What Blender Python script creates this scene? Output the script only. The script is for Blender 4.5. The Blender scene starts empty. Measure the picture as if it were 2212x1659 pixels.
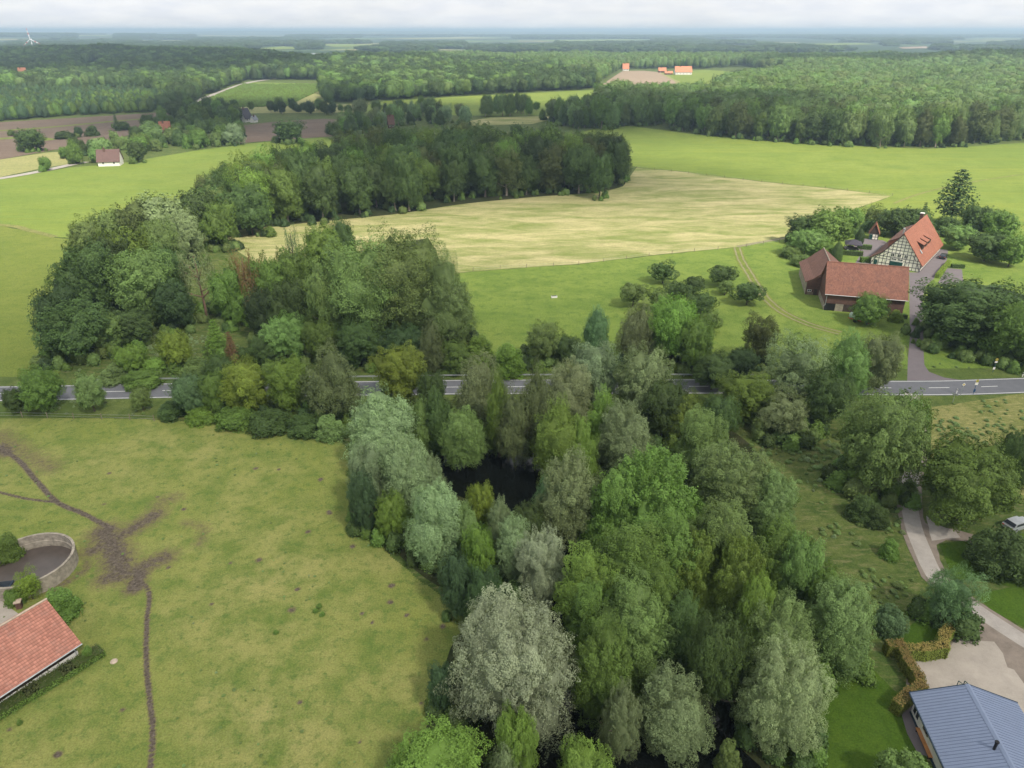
import bpy, bmesh, math, random
import numpy as np
from math import sin, cos, tan, radians, hypot, pi, sqrt, atan, atan2
from mathutils import Vector, Matrix
from mathutils.geometry import tessellate_polygon

SC = bpy.context.scene
COL = SC.collection

# ------------------------------------------------------------------ camera
CAM_H, PITCH, FPX, PCX, PCY = 65.0, radians(26.5), 1533.0, 1106.0, 829.5
cd = bpy.data.cameras.new("camera"); cam = bpy.data.objects.new("camera", cd); COL.objects.link(cam)
cd.sensor_fit = 'HORIZONTAL'; cd.sensor_width = 36.0; cd.lens = 36.0 * FPX / 2212.0
cd.clip_start = 1.0; cd.clip_end = 60000.0
cam.location = (0, 0, CAM_H); cam.rotation_euler = (pi / 2 - PITCH, 0, 0)
SC.camera = cam
cp, sp = cos(PITCH), sin(PITCH)

# ------------------------------------------------------------------ light
SUN_EL = radians(50); SUN_DIR = Vector((0.58, -0.80, 0)).normalized() * cos(SUN_EL) + Vector((0, 0, sin(SUN_EL)))
sd = bpy.data.lights.new("sun", 'SUN'); sd.energy = 4.6; sd.angle = radians(4); sd.color = (1.0, 0.93, 0.82)
sun = bpy.data.objects.new("sun", sd); COL.objects.link(sun)
sun.rotation_euler = SUN_DIR.to_track_quat('Z', 'Y').to_euler(); sun.location = (0, 0, 900)

SC.view_settings.view_transform = 'Standard'; SC.view_settings.look = 'None'
SC.view_settings.exposure = 0.43; SC.view_settings.gamma = 1.0
SC.view_settings.use_curve_mapping = False

W = bpy.data.worlds.new("World"); SC.world = W; W.use_nodes = True
nt = W.node_tree; N = nt.nodes; L = nt.links; N.clear()
out = N.new('ShaderNodeOutputWorld'); bg = N.new('ShaderNodeBackground'); bg.inputs[1].default_value = 0.10
sky = N.new('ShaderNodeTexSky'); sky.sky_type = 'NISHITA'; sky.sun_disc = False
sky.sun_elevation = SUN_EL; sky.sun_rotation = atan2(SUN_DIR.x, SUN_DIR.y)
tc = N.new('ShaderNodeTexCoord'); sep = N.new('ShaderNodeSeparateXYZ'); L.new(tc.outputs['Generated'], sep.inputs[0])
def wm(op, a, b, c=None):
    m = N.new('ShaderNodeMath'); m.operation = op
    for i, v in enumerate((a, b, c)):
        if v is None: continue
        if isinstance(v, (int, float)): m.inputs[i].default_value = v
        else: L.new(v, m.inputs[i])
    return m.outputs[0]
zz = wm('ADD', wm('MAXIMUM', sep.outputs[2], 0.0), 0.22)
cx_ = wm('DIVIDE', sep.outputs[0], zz); cy_ = wm('DIVIDE', sep.outputs[1], zz)
cb = N.new('ShaderNodeCombineXYZ'); L.new(cx_, cb.inputs[0]); L.new(cy_, cb.inputs[1])
nz = N.new('ShaderNodeTexNoise'); nz.inputs['Scale'].default_value = 0.85; nz.inputs['Detail'].default_value = 9; nz.inputs['Roughness'].default_value = 0.6
L.new(cb.outputs[0], nz.inputs['Vector'])
mr = N.new('ShaderNodeMapRange'); mr.inputs['From Min'].default_value = 0.36; mr.inputs['From Max'].default_value = 0.58
mr.inputs['To Min'].default_value = 0.86; mr.inputs['To Max'].default_value = 1.0
L.new(nz.outputs[0], mr.inputs[0])
nz2 = N.new('ShaderNodeTexNoise'); nz2.inputs['Scale'].default_value = 4.5; nz2.inputs['Detail'].default_value = 8; L.new(cb.outputs[0], nz2.inputs['Vector'])
cr = N.new('ShaderNodeMapRange'); cr.inputs['From Min'].default_value = 0.35; cr.inputs['From Max'].default_value = 0.65
L.new(nz2.outputs[0], cr.inputs[0])
cm = N.new('ShaderNodeMixRGB'); cm.inputs[1].default_value = (6.3, 6.5, 6.9, 1); cm.inputs[2].default_value = (7.15, 7.2, 7.3, 1)
L.new(cr.outputs[0], cm.inputs[0])
hz = N.new('ShaderNodeMapRange'); hz.inputs['From Min'].default_value = 0.0; hz.inputs['From Max'].default_value = 0.16; hz.inputs['To Min'].default_value = 1.04; hz.inputs['To Max'].default_value = 1.08; L.new(sep.outputs[2], hz.inputs[0])
cm2 = N.new('ShaderNodeVectorMath'); cm2.operation = 'SCALE'; L.new(cm.outputs[0], cm2.inputs[0]); L.new(hz.outputs[0], cm2.inputs['Scale'])
mx = N.new('ShaderNodeMixRGB'); L.new(mr.outputs[0], mx.inputs[0]); L.new(sky.outputs[0], mx.inputs[1]); L.new(cm2.outputs[0], mx.inputs[2])
L.new(mx.outputs[0], bg.inputs[0]); L.new(bg.outputs[0], out.inputs[0])

# ------------------------------------------------------------------ measuring helpers (photo pixels on a 2212 x 1659 sheet -> metres)
def at(x, y, z=0.0):
    a = (x - PCX) / FPX; b = -(y - PCY) / FPX
    d = (a, cp + b * sp, -sp + b * cp); t = (z - CAM_H) / d[2]
    return Vector((d[0] * t, d[1] * t, z))
zA = lambda x, y: (1697.6 + x * .17442, 437.25 + y * .17442)
zB = lambda x, y: (1864.8 + x * .22475, 1286 + y * .22475)
zC = lambda x, y: (x * .2404, 1144.6 + y * .2404)
zS = lambda x, y: (1896.9 + x * .14244, 720.2 + y * .14244)
def g(x, y): return at(x, y)
def gA(x, y, z=0): return at(*zA(x, y), z)
def gB(x, y, z=0): return at(*zB(x, y), z)
def gC(x, y, z=0): return at(*zC(x, y), z)
def gS(x, y, z=0): return at(*zS(x, y), z)

# ------------------------------------------------------------------ materials
def mat(name):
    m = bpy.data.materials.new(name); m.use_nodes = True; n = m.node_tree.nodes; l = m.node_tree.links
    return m, n, l, n['Principled BSDF']
def setspec(b, r=0.8, s=0.25):
    b.inputs['Roughness'].default_value = r
    b.inputs['Specular IOR Level'].default_value = s
def noise(n, l, scale, detail=4, rough=0.55, coord=None, dist=0.0, sc=None):
    t = n.new('ShaderNodeTexCoord'); v = t.outputs['Object'] if coord is None else t.outputs[coord]
    if sc:
        mp = n.new('ShaderNodeMapping'); mp.inputs['Scale'].default_value = sc[:3]
        if len(sc) > 3: mp.inputs['Rotation'].default_value = (0, 0, sc[3])
        l.new(v, mp.inputs[0]); v = mp.outputs[0]
    x = n.new('ShaderNodeTexNoise'); x.inputs['Scale'].default_value = scale; x.inputs['Detail'].default_value = detail
    x.inputs['Roughness'].default_value = rough; x.inputs['Distortion'].default_value = dist
    l.new(v, x.inputs['Vector']); return x.outputs[0]
def rng(n, l, v, a, b, c=0.0, d=1.0):
    m = n.new('ShaderNodeMapRange'); m.inputs[1].default_value = a; m.inputs[2].default_value = b
    m.inputs[3].default_value = c; m.inputs[4].default_value = d; l.new(v, m.inputs[0]); return m.outputs[0]
def mix(n, l, f, a, b, typ='MIX'):
    m = n.new('ShaderNodeMixRGB'); m.blend_type = typ
    for i, v in enumerate((f, a, b)):
        if isinstance(v, (int, float)): m.inputs[i].default_value = v
        elif isinstance(v, tuple): m.inputs[i].default_value = (*v[:3], 1)
        else: l.new(v, m.inputs[i])
    return m.outputs[0]
def bump(n, l, b, h, strength=0.4, dist=0.1):
    u = n.new('ShaderNodeBump'); u.inputs['Strength'].default_value = strength; u.inputs['Distance'].default_value = dist
    l.new(h, u.inputs['Height']); l.new(u.outputs[0], b.inputs['Normal'])

def m_plain(name, c, rough=0.7, var=0.25, scale=3.0, spec=0.3, metal=0.0):
    m, n, l, b = mat(name); setspec(b, rough, spec); b.inputs['Metallic'].default_value = metal
    f = rng(n, l, noise(n, l, scale, 6), 0.3, 0.7)
    d = tuple(v * (1 - var) for v in c); h = tuple(min(1, v * (1 + var)) for v in c)
    l.new(mix(n, l, f, d, h), b.inputs['Base Color']); return m

def m_grass(name, c1, c2, c3, s1=0.012, s2=0.15, s3=1.6, streak=None, cover=None, fine=6.0):
    """c1/c2 broad mottling, c3 darker tufts, optional straw-coloured streaks"""
    m, n, l, b = mat(name); setspec(b, 0.95, 0.1)
    base = mix(n, l, rng(n, l, noise(n, l, s1, 5), 0.35, 0.65), c1, c2)
    base = mix(n, l, rng(n, l, noise(n, l, s2, 6, 0.65), 0.42, 0.66), base, tuple(0.5 * (a + e) for a, e in zip(c1, c3)))
    base = mix(n, l, rng(n, l, noise(n, l, s3, 6, 0.7), 0.50, 0.74), base, c3)
    if streak:
        sc, col, lo, hi, rot = streak
        st = noise(n, l, 1.0, 7, 0.62, sc=(sc[0], sc[1], 1, rot), dist=0.6)
        base = mix(n, l, rng(n, l, st, lo, hi), base, col)
        st2 = noise(n, l, 1.0, 5, 0.6, sc=(sc[0] * 7, sc[1] * 9, 1, rot), dist=0.4); base = mix(n, l, 1.0, base, rng(n, l, st2, .3, .7, .82, 1.18), 'MULTIPLY')
    if cover: base = cover(n, l, base)
    fn = rng(n, l, noise(n, l, fine, 5, 0.75), 0.3, 0.7, 0.68, 1.34)
    base = mix(n, l, 1.0, base, fn, 'MULTIPLY')
    l.new(base, b.inputs['Base Color'])
    bump(n, l, b, noise(n, l, fine * 0.6, 6, 0.75), 0.6, 0.25)
    return m

GREEN_B1, GREEN_B2, GREEN_B3 = (0.145, 0.225, 0.030), (0.175, 0.245, 0.036), (0.10, 0.18, 0.024)
M = {}
M['rough'] = m_grass('rough grass', (0.075, 0.115, 0.026), (0.125, 0.150, 0.042), (0.035, 0.070, 0.015), 0.03, 0.22, 0.9,
                     streak=((0.5, 1.4), (0.17, 0.17, 0.07), 0.5, 0.7, 0.6), fine=4)
M['rough_pale'] = m_grass('tall pale grass', (0.17, 0.185, 0.055), (0.23, 0.22, 0.08), (0.085, 0.12, 0.025), 0.04, 0.16, 0.8,
                          streak=((0.5, 1.6), (0.30, 0.27, 0.11), 0.5, 0.68, 0.5), fine=4)
M['meadow'] = m_grass('mown meadow', (0.165, 0.225, 0.042), (0.205, 0.255, 0.052), (0.125, 0.180, 0.032), 0.008, 0.05, 0.35,
                      streak=((0.010, 0.30), (0.215, 0.245, 0.042), 0.5, 0.72, 0.05), fine=2.5)
M['meadow_left'] = m_grass('green meadow', (0.160, 0.222, 0.042), (0.190, 0.242, 0.050), (0.125, 0.182, 0.034), 0.010, 0.05, 0.4,
                      streak=((0.012, 0.25), (0.185, 0.220, 0.038), 0.5, 0.72, 0.12), fine=2.5)
M['olive'] = m_grass('olive meadow', (0.150, 0.190, 0.036), (0.185, 0.210, 0.046), (0.100, 0.145, 0.026), 0.02, 0.1, 0.6, fine=3)
M['pasture_mid'] = m_grass('cow pasture', (0.150, 0.215, 0.040), (0.190, 0.245, 0.052), (0.080, 0.140, 0.026), 0.025, 0.11, 0.36, fine=3)
M['hay'] = m_grass('mown hayfield', (0.180, 0.215, 0.062), (0.24, 0.255, 0.09), (0.150, 0.190, 0.045), 0.010, 0.035, 0.3,
                   streak=((0.045, 0.14), (0.45, 0.39, 0.205), 0.37, 0.72, 0.10), fine=2)
M['lawn'] = m_grass('lawn', (0.060, 0.115, 0.012), (0.080, 0.130, 0.016), (0.042, 0.085, 0.010), 0.05, 0.3, 1.5, fine=5)
M['verge'] = m_grass('verge grass', (0.085, 0.125, 0.028), (0.13, 0.16, 0.045), (0.05, 0.08, 0.02), 0.08, 0.3, 1.3, fine=5)
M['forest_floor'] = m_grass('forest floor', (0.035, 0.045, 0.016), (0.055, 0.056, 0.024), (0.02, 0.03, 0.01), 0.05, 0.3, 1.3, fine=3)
M['far_pale'] = m_grass('distant stubble', (0.30, 0.28, 0.12), (0.26, 0.27, 0.10), (0.20, 0.22, 0.08), 0.01, 0.05, 0.2, fine=1)
M['soil'] = m_grass('ploughed soil', (0.145, 0.105, 0.080), (0.175, 0.130, 0.098), (0.115, 0.083, 0.063), 0.012, 0.05, 0.3,
                    streak=((0.02, 0.9), (0.20, 0.155, 0.115), 0.5, 0.75, 0.2), fine=1.5)
M['soil_pale'] = m_grass('dry pale soil', (0.31, 0.235, 0.165), (0.34, 0.26, 0.185), (0.27, 0.205, 0.14), 0.008, 0.03, 0.2, fine=1)

def m_pasture():
    def cover(n, l, base):
        a = n.new('ShaderNodeAttribute'); a.attribute_name = 'mud'
        k = n.new('ShaderNodeMath'); k.operation = 'MULTIPLY_ADD'; k.inputs[1].default_value = 1.15; k.inputs[2].default_value = 0.0
        l.new(noise(n, l, 1.5, 8, 0.72), k.inputs[0])
        s = n.new('ShaderNodeMath'); s.operation = 'SUBTRACT'; l.new(a.outputs['Fac'], s.inputs[0]); l.new(k.outputs[0], s.inputs[1])
        mudc = mix(n, l, rng(n, l, noise(n, l, 2.2, 7, 0.7), 0.35, 0.65), (0.055, 0.044, 0.032), (0.160, 0.132, 0.105))
        bare = mix(n, l, rng(n, l, s.outputs[0], -0.40, 0.02), base, (0.155, 0.135, 0.062))
        return mix(n, l, rng(n, l, s.outputs[0], -0.07, 0.17), bare, mudc)
    m = m_grass('grazed pasture', (0.188, 0.218, 0.050), (0.278, 0.270, 0.092), (0.074, 0.136, 0.028), 0.05, 0.22, 0.8, cover=cover, fine=5)
    return m
M['pasture'] = m_pasture()

def m_asphalt(name, c, var=0.15, sc=0.6):
    m, n, l, b = mat(name); setspec(b, 0.85, 0.3)
    d = mix(n, l, rng(n, l, noise(n, l, sc, 8, 0.7), 0.3, 0.7), tuple(v * (1 - var) for v in c), tuple(v * (1 + var) for v in c))
    d = mix(n, l, rng(n, l, noise(n, l, 8, 4, 0.7), 0.3, 0.7, 0.0, 0.5), d, tuple(v * 1.25 for v in c))
    l.new(d, b.inputs['Base Color']); return m
M['asphalt'] = m_asphalt('road asphalt', (0.125, 0.128, 0.140))
M['drive'] = m_asphalt('driveway asphalt', (0.145, 0.125, 0.130))
M['lane'] = m_asphalt('worn lane', (0.33, 0.30, 0.27), 0.28, 0.35)
M['gravel'] = m_asphalt('pale yard gravel', (0.34, 0.30, 0.255), 0.24, 0.35)
M['dirt'] = m_asphalt('dirt', (0.20, 0.165, 0.135), 0.35, 0.5)
M['track'] = m_asphalt('grassy track', (0.20, 0.185, 0.10), 0.45, 0.8)
M['white'] = m_plain('white road paint', (0.72, 0.72, 0.70), 0.6, 0.12, 2)
M['wallwhite'] = m_plain('white render', (0.72, 0.70, 0.66), 0.85, 0.08, 1)
M['cream'] = m_plain('cream infill', (0.86, 0.82, 0.70), 0.85, 0.07, 1)
M['timber'] = m_plain('dark blue black timber', (0.022, 0.022, 0.045), 0.6, 0.2, 4)
M['brick'] = None
def m_brick(name, c1, c2, mortar, sx=0.26, sy=0.09, vertical=True):
    m, n, l, b = mat(name); setspec(b, 0.9, 0.15)
    t = n.new('ShaderNodeTexCoord'); s = n.new('ShaderNodeSeparateXYZ'); l.new(t.outputs['Object'], s.inputs[0])
    ad = n.new('ShaderNodeMath'); ad.operation = 'ADD'; l.new(s.outputs[0], ad.inputs[0]); l.new(s.outputs[1], ad.inputs[1])
    c = n.new('ShaderNodeCombineXYZ'); l.new(ad.outputs[0], c.inputs[0]); l.new(s.outputs[2], c.inputs[1])
    br = n.new('ShaderNodeTexBrick'); br.inputs['Scale'].default_value = 1.0; br.inputs['Brick Width'].default_value = sx
    br.inputs['Row Height'].default_value = sy; br.inputs['Mortar Size'].default_value = 0.012
    br.inputs['Color1'].default_value = (*c1, 1); br.inputs['Color2'].default_value = (*c2, 1); br.inputs['Mortar'].default_value = (*mortar, 1)
    l.new(c.outputs[0], br.inputs['Vector'])
    d = mix(n, l, rng(n, l, noise(n, l, 0.7, 6, 0.7), 0.3, 0.7, 0.7, 1.25), (0, 0, 0), br.outputs[0])
    k = mix(n, l, 1.0, br.outputs[0], rng(n, l, noise(n, l, 0.7, 6, 0.7), 0.3, 0.7, 0.7, 1.3), 'MULTIPLY')
    l.new(k, b.inputs['Base Color']); return m
M['brick'] = m_brick('dark red brick', (0.135, 0.060, 0.045), (0.105, 0.05, 0.04), (0.13, 0.10, 0.085))
M['stonewall'] = m_brick('rubble stone', (0.33, 0.29, 0.22), (0.26, 0.23, 0.18), (0.2, 0.18, 0.14), 0.5, 0.25)

def m_tiles(name, c1, c2, stain, row=0.34, colw=0.26, rot=False):
    """roof tiles: local x along the ridge, local v (attribute) down the slope"""
    m, n, l, b = mat(name); setspec(b, 0.75, 0.25)
    a = n.new('ShaderNodeAttribute'); a.attribute_name = 'roofuv'; s = n.new('ShaderNodeSeparateXYZ'); l.new(a.outputs['Vector'], s.inputs[0])
    def wave(src, per, lo, hi):
        q = n.new('ShaderNodeMath'); q.operation = 'DIVIDE'; q.inputs[1].default_value = per; l.new(src, q.inputs[0])
        f = n.new('ShaderNodeMath'); f.operation = 'FRACT'; l.new(q.outputs[0], f.inputs[0])
        return rng(n, l, f.outputs[0], lo, hi)
    rowf = wave(s.outputs[1], row, 0.55, 1.0); colf = wave(s.outputs[0], colw, 0.75, 1.0)
    base = mix(n, l, rng(n, l, noise(n, l, 0.35, 7, 0.7, 'Object'), 0.3, 0.7), c1, c2)
    vc = n.new('ShaderNodeCombineXYZ')
    fx = n.new('ShaderNodeMath'); fx.operation = 'SNAP'; fx.inputs[1].default_value = colw; l.new(s.outputs[0], fx.inputs[0])
    fy = n.new('ShaderNodeMath'); fy.operation = 'SNAP'; fy.inputs[1].default_value = row; l.new(s.outputs[1], fy.inputs[0])
    l.new(fx.outputs[0], vc.inputs[0]); l.new(fy.outputs[0], vc.inputs[1])
    wn = n.new('ShaderNodeTexWhiteNoise'); l.new(vc.outputs[0], wn.inputs['Vector'])
    base = mix(n, l, 1.0, base, rng(n, l, wn.outputs['Value'], 0, 1, 0.8, 1.2), 'MULTIPLY')
    base = mix(n, l, rng(n, l, noise(n, l, 0.9, 8, 0.75, 'Object', sc=(1, 1, 0.3)), 0.52, 0.75), base, stain)
    base = mix(n, l, rng(n, l, rowf, 0, 1, 0, 0.62), base, tuple(v * 0.25 for v in c1))
    base = mix(n, l, rng(n, l, colf, 0, 1, 0, 0.40), base, tuple(v * 0.35 for v in c1))
    l.new(base, b.inputs['Base Color'])
    return m
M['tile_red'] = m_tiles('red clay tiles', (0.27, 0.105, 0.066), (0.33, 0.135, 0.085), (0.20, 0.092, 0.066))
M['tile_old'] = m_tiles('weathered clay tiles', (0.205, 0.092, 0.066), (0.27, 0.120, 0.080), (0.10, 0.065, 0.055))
M['tile_dark'] = m_tiles('brown and shaded tiles', (0.155, 0.075, 0.056), (0.19, 0.098, 0.072), (0.10, 0.06, 0.048))  # brown roofs; also carries the shade of the farmhouse left slope
M['tile_pink'] = m_tiles('pinkish pantiles', (0.38, 0.16, 0.115), (0.43, 0.195, 0.14), (0.31, 0.17, 0.135), 0.36, 0.30)
M['tile_brown'] = m_tiles('brown far roof', (0.14, 0.085, 0.075), (0.17, 0.10, 0.09), (0.10, 0.07, 0.06))
M['slate'] = m_plain('dark slate', (0.05, 0.045, 0.06), 0.6, 0.2, 3)
M['greyroof'] = m_plain('grey roofing', (0.22, 0.23, 0.26), 0.7, 0.15, 1)
M['blue_roof'] = m_plain('blue grey painted roof sheet', (0.165, 0.205, 0.30), 0.45, 0.06, 0.8, 0.5)
M['blue_dark'] = m_plain('dark blue grey trim', (0.03, 0.05, 0.075), 0.5, 0.1, 2)
M['concrete'] = m_plain('weathered concrete', (0.30, 0.265, 0.215), 0.9, 0.35, 1.6)
M['slurry'] = m_plain('dark slurry', (0.075, 0.060, 0.052), 0.35, 0.2, 0.6, 0.5)
M['metal'] = m_plain('galvanised steel', (0.42, 0.44, 0.45), 0.45, 0.12, 3, 0.5, 0.4)
M['wood'] = m_plain('weathered wood', (0.20, 0.165, 0.125), 0.9, 0.3, 4)
M['darkwood'] = m_plain('dark brown boards', (0.055, 0.038, 0.030), 0.85, 0.25, 3)
M['door_green'] = m_plain('dark green paint', (0.012, 0.060, 0.055), 0.5, 0.1, 2)
M['glass'] = m_plain('window glass', (0.03, 0.035, 0.045), 0.08, 0.1, 1, 0.8)
M['black'] = m_plain('black', (0.012, 0.012, 0.014), 0.5, 0.1, 2)
M['carpaint'] = m_plain('anthracite car paint', (0.022, 0.024, 0.030), 0.2, 0.05, 1, 0.7)
M['tankgreen'] = m_plain('pale green steel', (0.42, 0.52, 0.42), 0.5, 0.12, 2)
M['yellow'] = m_plain('yellow sign', (0.52, 0.37, 0.06), 0.5, 0.05, 2)
M['signgreen'] = m_plain('green sign', (0.02, 0.22, 0.07), 0.5, 0.05, 2)
M['bluepole'] = m_plain('blue pole', (0.02, 0.07, 0.16), 0.5, 0.1, 2)
M['redpaint'] = m_plain('red paint', (0.55, 0.05, 0.04), 0.5, 0.05, 2)
M['turbine'] = m_plain('turbine white', (0.75, 0.75, 0.75), 0.5, 0.03, 0.1)
M['bench'] = m_plain('orange brown wood', (0.42, 0.19, 0.07), 0.7, 0.15, 3)
M['rock'] = m_plain('pale stone', (0.45, 0.36, 0.28), 0.9, 0.2, 3)
M['bark'] = m_plain('bark', (0.085, 0.068, 0.050), 0.9, 0.35, 3)
M['bark_pale'] = m_plain('pale bark', (0.30, 0.25, 0.20), 0.9, 0.3, 3)
M['bark_red'] = m_plain('reddish pine bark', (0.20, 0.125, 0.090), 0.9, 0.3, 3)
def m_water():
    m, n, l, b = mat('dark pond water'); b.inputs['Base Color'].default_value = (0.004, 0.005, 0.004, 1)
    b.inputs['Roughness'].default_value = 0.04; b.inputs['IOR'].default_value = 1.33; b.inputs['Specular IOR Level'].default_value = 0.5
    bump(n, l, b, noise(n, l, 1.2, 4), 0.05, 0.05); return m
M['water'] = m_water()
M['lake'] = m_plain('pale lake water', (0.55, 0.58, 0.62), 0.2, 0.03, 0.01, 0.6)

def m_leaf(name, transl=0.22, inst=False):
    m, n, l, b = mat(name); setspec(b, 0.62, 0.22)
    oi = n.new('ShaderNodeObjectInfo'); a = n.new('ShaderNodeAttribute'); a.attribute_name = 'tone'
    hs = n.new('ShaderNodeHueSaturation'); a2 = n.new('ShaderNodeAttribute'); a2.attribute_name = 'tint'
    l.new(rng(n, l, oi.outputs['Random'], 0, 1, 0.488, 0.512), hs.inputs['Hue'])
    k = n.new('ShaderNodeMath'); k.operation = 'MULTIPLY'
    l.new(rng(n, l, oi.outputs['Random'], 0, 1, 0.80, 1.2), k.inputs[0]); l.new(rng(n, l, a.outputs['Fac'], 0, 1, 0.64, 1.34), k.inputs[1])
    l.new(k.outputs[0], hs.inputs['Value']); l.new(a2.outputs['Color'] if inst else oi.outputs['Color'], hs.inputs['Color'])
    l.new(hs.outputs[0], b.inputs['Base Color'])
    tr = n.new('ShaderNodeBsdfTranslucent'); tc2 = mix(n, l, 1.0, hs.outputs[0], (1.25, 1.3, 0.5), 'MULTIPLY'); l.new(tc2, tr.inputs[0])
    ms = n.new('ShaderNodeMixShader'); ms.inputs[0].default_value = transl
    l.new(b.outputs[0], ms.inputs[1]); l.new(tr.outputs[0], ms.inputs[2])
    l.new(ms.outputs[0], n['Material Output'].inputs[0]); return m
M['leaf'] = m_leaf('leaves'); M['leaf_wood'] = m_leaf('woodland leaves', 0.15, True)

# ------------------------------------------------------------------ object helpers
def link(name, me, parent=None, m=None):
    o = bpy.data.objects.new(name, me); COL.objects.link(o)
    if parent is not None: o.parent = parent
    if m is not None and me is not None and not me.materials: me.materials.append(M[m] if isinstance(m, str) else m)
    return o
def tag(o, label=None, cat=None, group=None, kind=None):
    if label: o['label'] = label
    if cat: o['category'] = cat
    if group: o['group'] = group
    if kind: o['kind'] = kind
    return o
def thing(name, loc, label, cat, rz=0.0, group=None):
    o = bpy.data.objects.new(name, None); COL.objects.link(o); o.location = loc; o.rotation_euler.z = rz
    o.empty_display_size = 0.5
    return tag(o, label, cat, group)

class MB:
    def __init__(s): s.v = []; s.f = []; s.uv = None
    def quad(s, a, b, c, d): k = len(s.v); s.v += [tuple(a), tuple(b), tuple(c), tuple(d)]; s.f.append((k, k + 1, k + 2, k + 3)); return s
    def poly(s, pts): k = len(s.v); s.v += [tuple(p) for p in pts]; s.f.append(tuple(range(k, k + len(pts)))); return s
    def box(s, x0, y0, z0, x1, y1, z1, M4=None):
        P = [(x0, y0, z0), (x1, y0, z0), (x1, y1, z0), (x0, y1, z0), (x0, y0, z1), (x1, y0, z1), (x1, y1, z1), (x0, y1, z1)]
        if M4 is not None: P = [tuple(M4 @ Vector(p)) for p in P]
        k = len(s.v); s.v += P
        s.f += [tuple(k + i for i in q) for q in ((0, 3, 2, 1), (4, 5, 6, 7), (0, 1, 5, 4), (1, 2, 6, 5), (2, 3, 7, 6), (3, 0, 4, 7))]; return s
    def bar(s, p, q, w, h=None):
        p = Vector(p); q = Vector(q); d = q - p; ln = d.length
        if ln < 1e-5: return s
        h = h or w; m4 = Matrix.Translation(p) @ d.to_track_quat('X', 'Z').to_matrix().to_4x4()
        return s.box(0, -w / 2, -h / 2, ln, w / 2, h / 2, m4)
    def tube(s, pts, rad, seg=8, cap=True):
        pts = [Vector(p) for p in pts]; n = len(pts); base = len(s.v)
        if not hasattr(rad, '__len__'): rad = [rad] * n
        for i, p in enumerate(pts):
            d = (pts[min(i + 1, n - 1)] - pts[max(i - 1, 0)]).normalized()
            a = d.orthogonal().normalized() if i == 0 else (a0 - d * a0.dot(d)).normalized()
            a0 = a; b = d.cross(a)
            for k in range(seg):
                t = 2 * pi * k / seg; s.v.append(tuple(p + (a * cos(t) + b * sin(t)) * rad[i]))
        for i in range(n - 1):
            for k in range(seg):
                k2 = (k + 1) % seg
                s.f.append((base + i * seg + k, base + i * seg + k2, base + (i + 1) * seg + k2, base + (i + 1) * seg + k))
        if cap:
            s.f.append(tuple(base + k for k in reversed(range(seg)))); s.f.append(tuple(base + (n - 1) * seg + k for k in range(seg)))
        return s
    def build(s, name, m, parent=None, smooth=False, M4=None, uv=None):
        me = bpy.data.meshes.new(name); me.from_pydata(s.v, [], s.f); me.validate()
        if M4 is not None: me.transform(M4)
        if smooth:
            me.polygons.foreach_set('use_smooth', [True] * len(me.polygons))
        if uv is not None:
            a = me.attributes.new('roofuv', 'FLOAT_VECTOR', 'POINT'); a.data.foreach_set('vector', np.array([uv(v.co) for v in me.vertices], dtype=np.float32).ravel())
        me.update(); return link(name, me, parent, m)

def smooth_poly(pts, closed=True, step=3.0, jit=0.0, seed=0):
    r = random.Random(seed); n = len(pts); outp = []
    rngi = range(n) if closed else range(n - 1)
    for i in rngi:
        p0 = pts[(i - 1) % n] if closed or i > 0 else pts[i]
        p1 = pts[i]; p2 = pts[(i + 1) % n]; p3 = pts[(i + 2) % n] if closed or i + 2 < n else p2
        k = max(1, int((Vector(p2[:2]) - Vector(p1[:2])).length / step))
        for j in range(k):
            t = j / k
            q = [0.5 * ((2 * p1[c]) + (-p0[c] + p2[c]) * t + (2 * p0[c] - 5 * p1[c] + 4 * p2[c] - p3[c]) * t * t + (-p0[c] + 3 * p1[c] - 3 * p2[c] + p3[c]) * t ** 3) for c in (0, 1)]
            outp.append((q[0] + r.uniform(-jit, jit), q[1] + r.uniform(-jit, jit)))
    if not closed: outp.append(tuple(pts[-1][:2]))
    return outp
def sheet(name, pts, z, m, label=None, curved=False, jit=0.0, step=4.0, seed=0):
    P = [(p[0], p[1]) for p in pts]
    if curved: P = smooth_poly(P, True, step, jit, seed)
    elif jit:
        Q = []
        r = random.Random(seed)
        for i, p in enumerate(P):
            q = P[(i + 1) % len(P)]; k = max(1, int(hypot(q[0] - p[0], q[1] - p[1]) / step))
            for j in range(k): Q.append((p[0] + (q[0] - p[0]) * j / k + r.uniform(-jit, jit), p[1] + (q[1] - p[1]) * j / k + r.uniform(-jit, jit)))
        P = Q
    V = [(x, y, z) for x, y in P]
    T = tessellate_polygon([[Vector(v) for v in V]])
    me = bpy.data.meshes.new(name); me.from_pydata(V, [], [tuple(t) for t in T])
    bm = bmesh.new(); bm.from_mesh(me)
    for f in bm.faces:
        f.normal_update()
        if f.normal.z < 0: f.normal_flip()
    bm.to_mesh(me); bm.free()
    o = link(name, me, None, m); tag(o, label, None, None, 'structure'); return o
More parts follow.
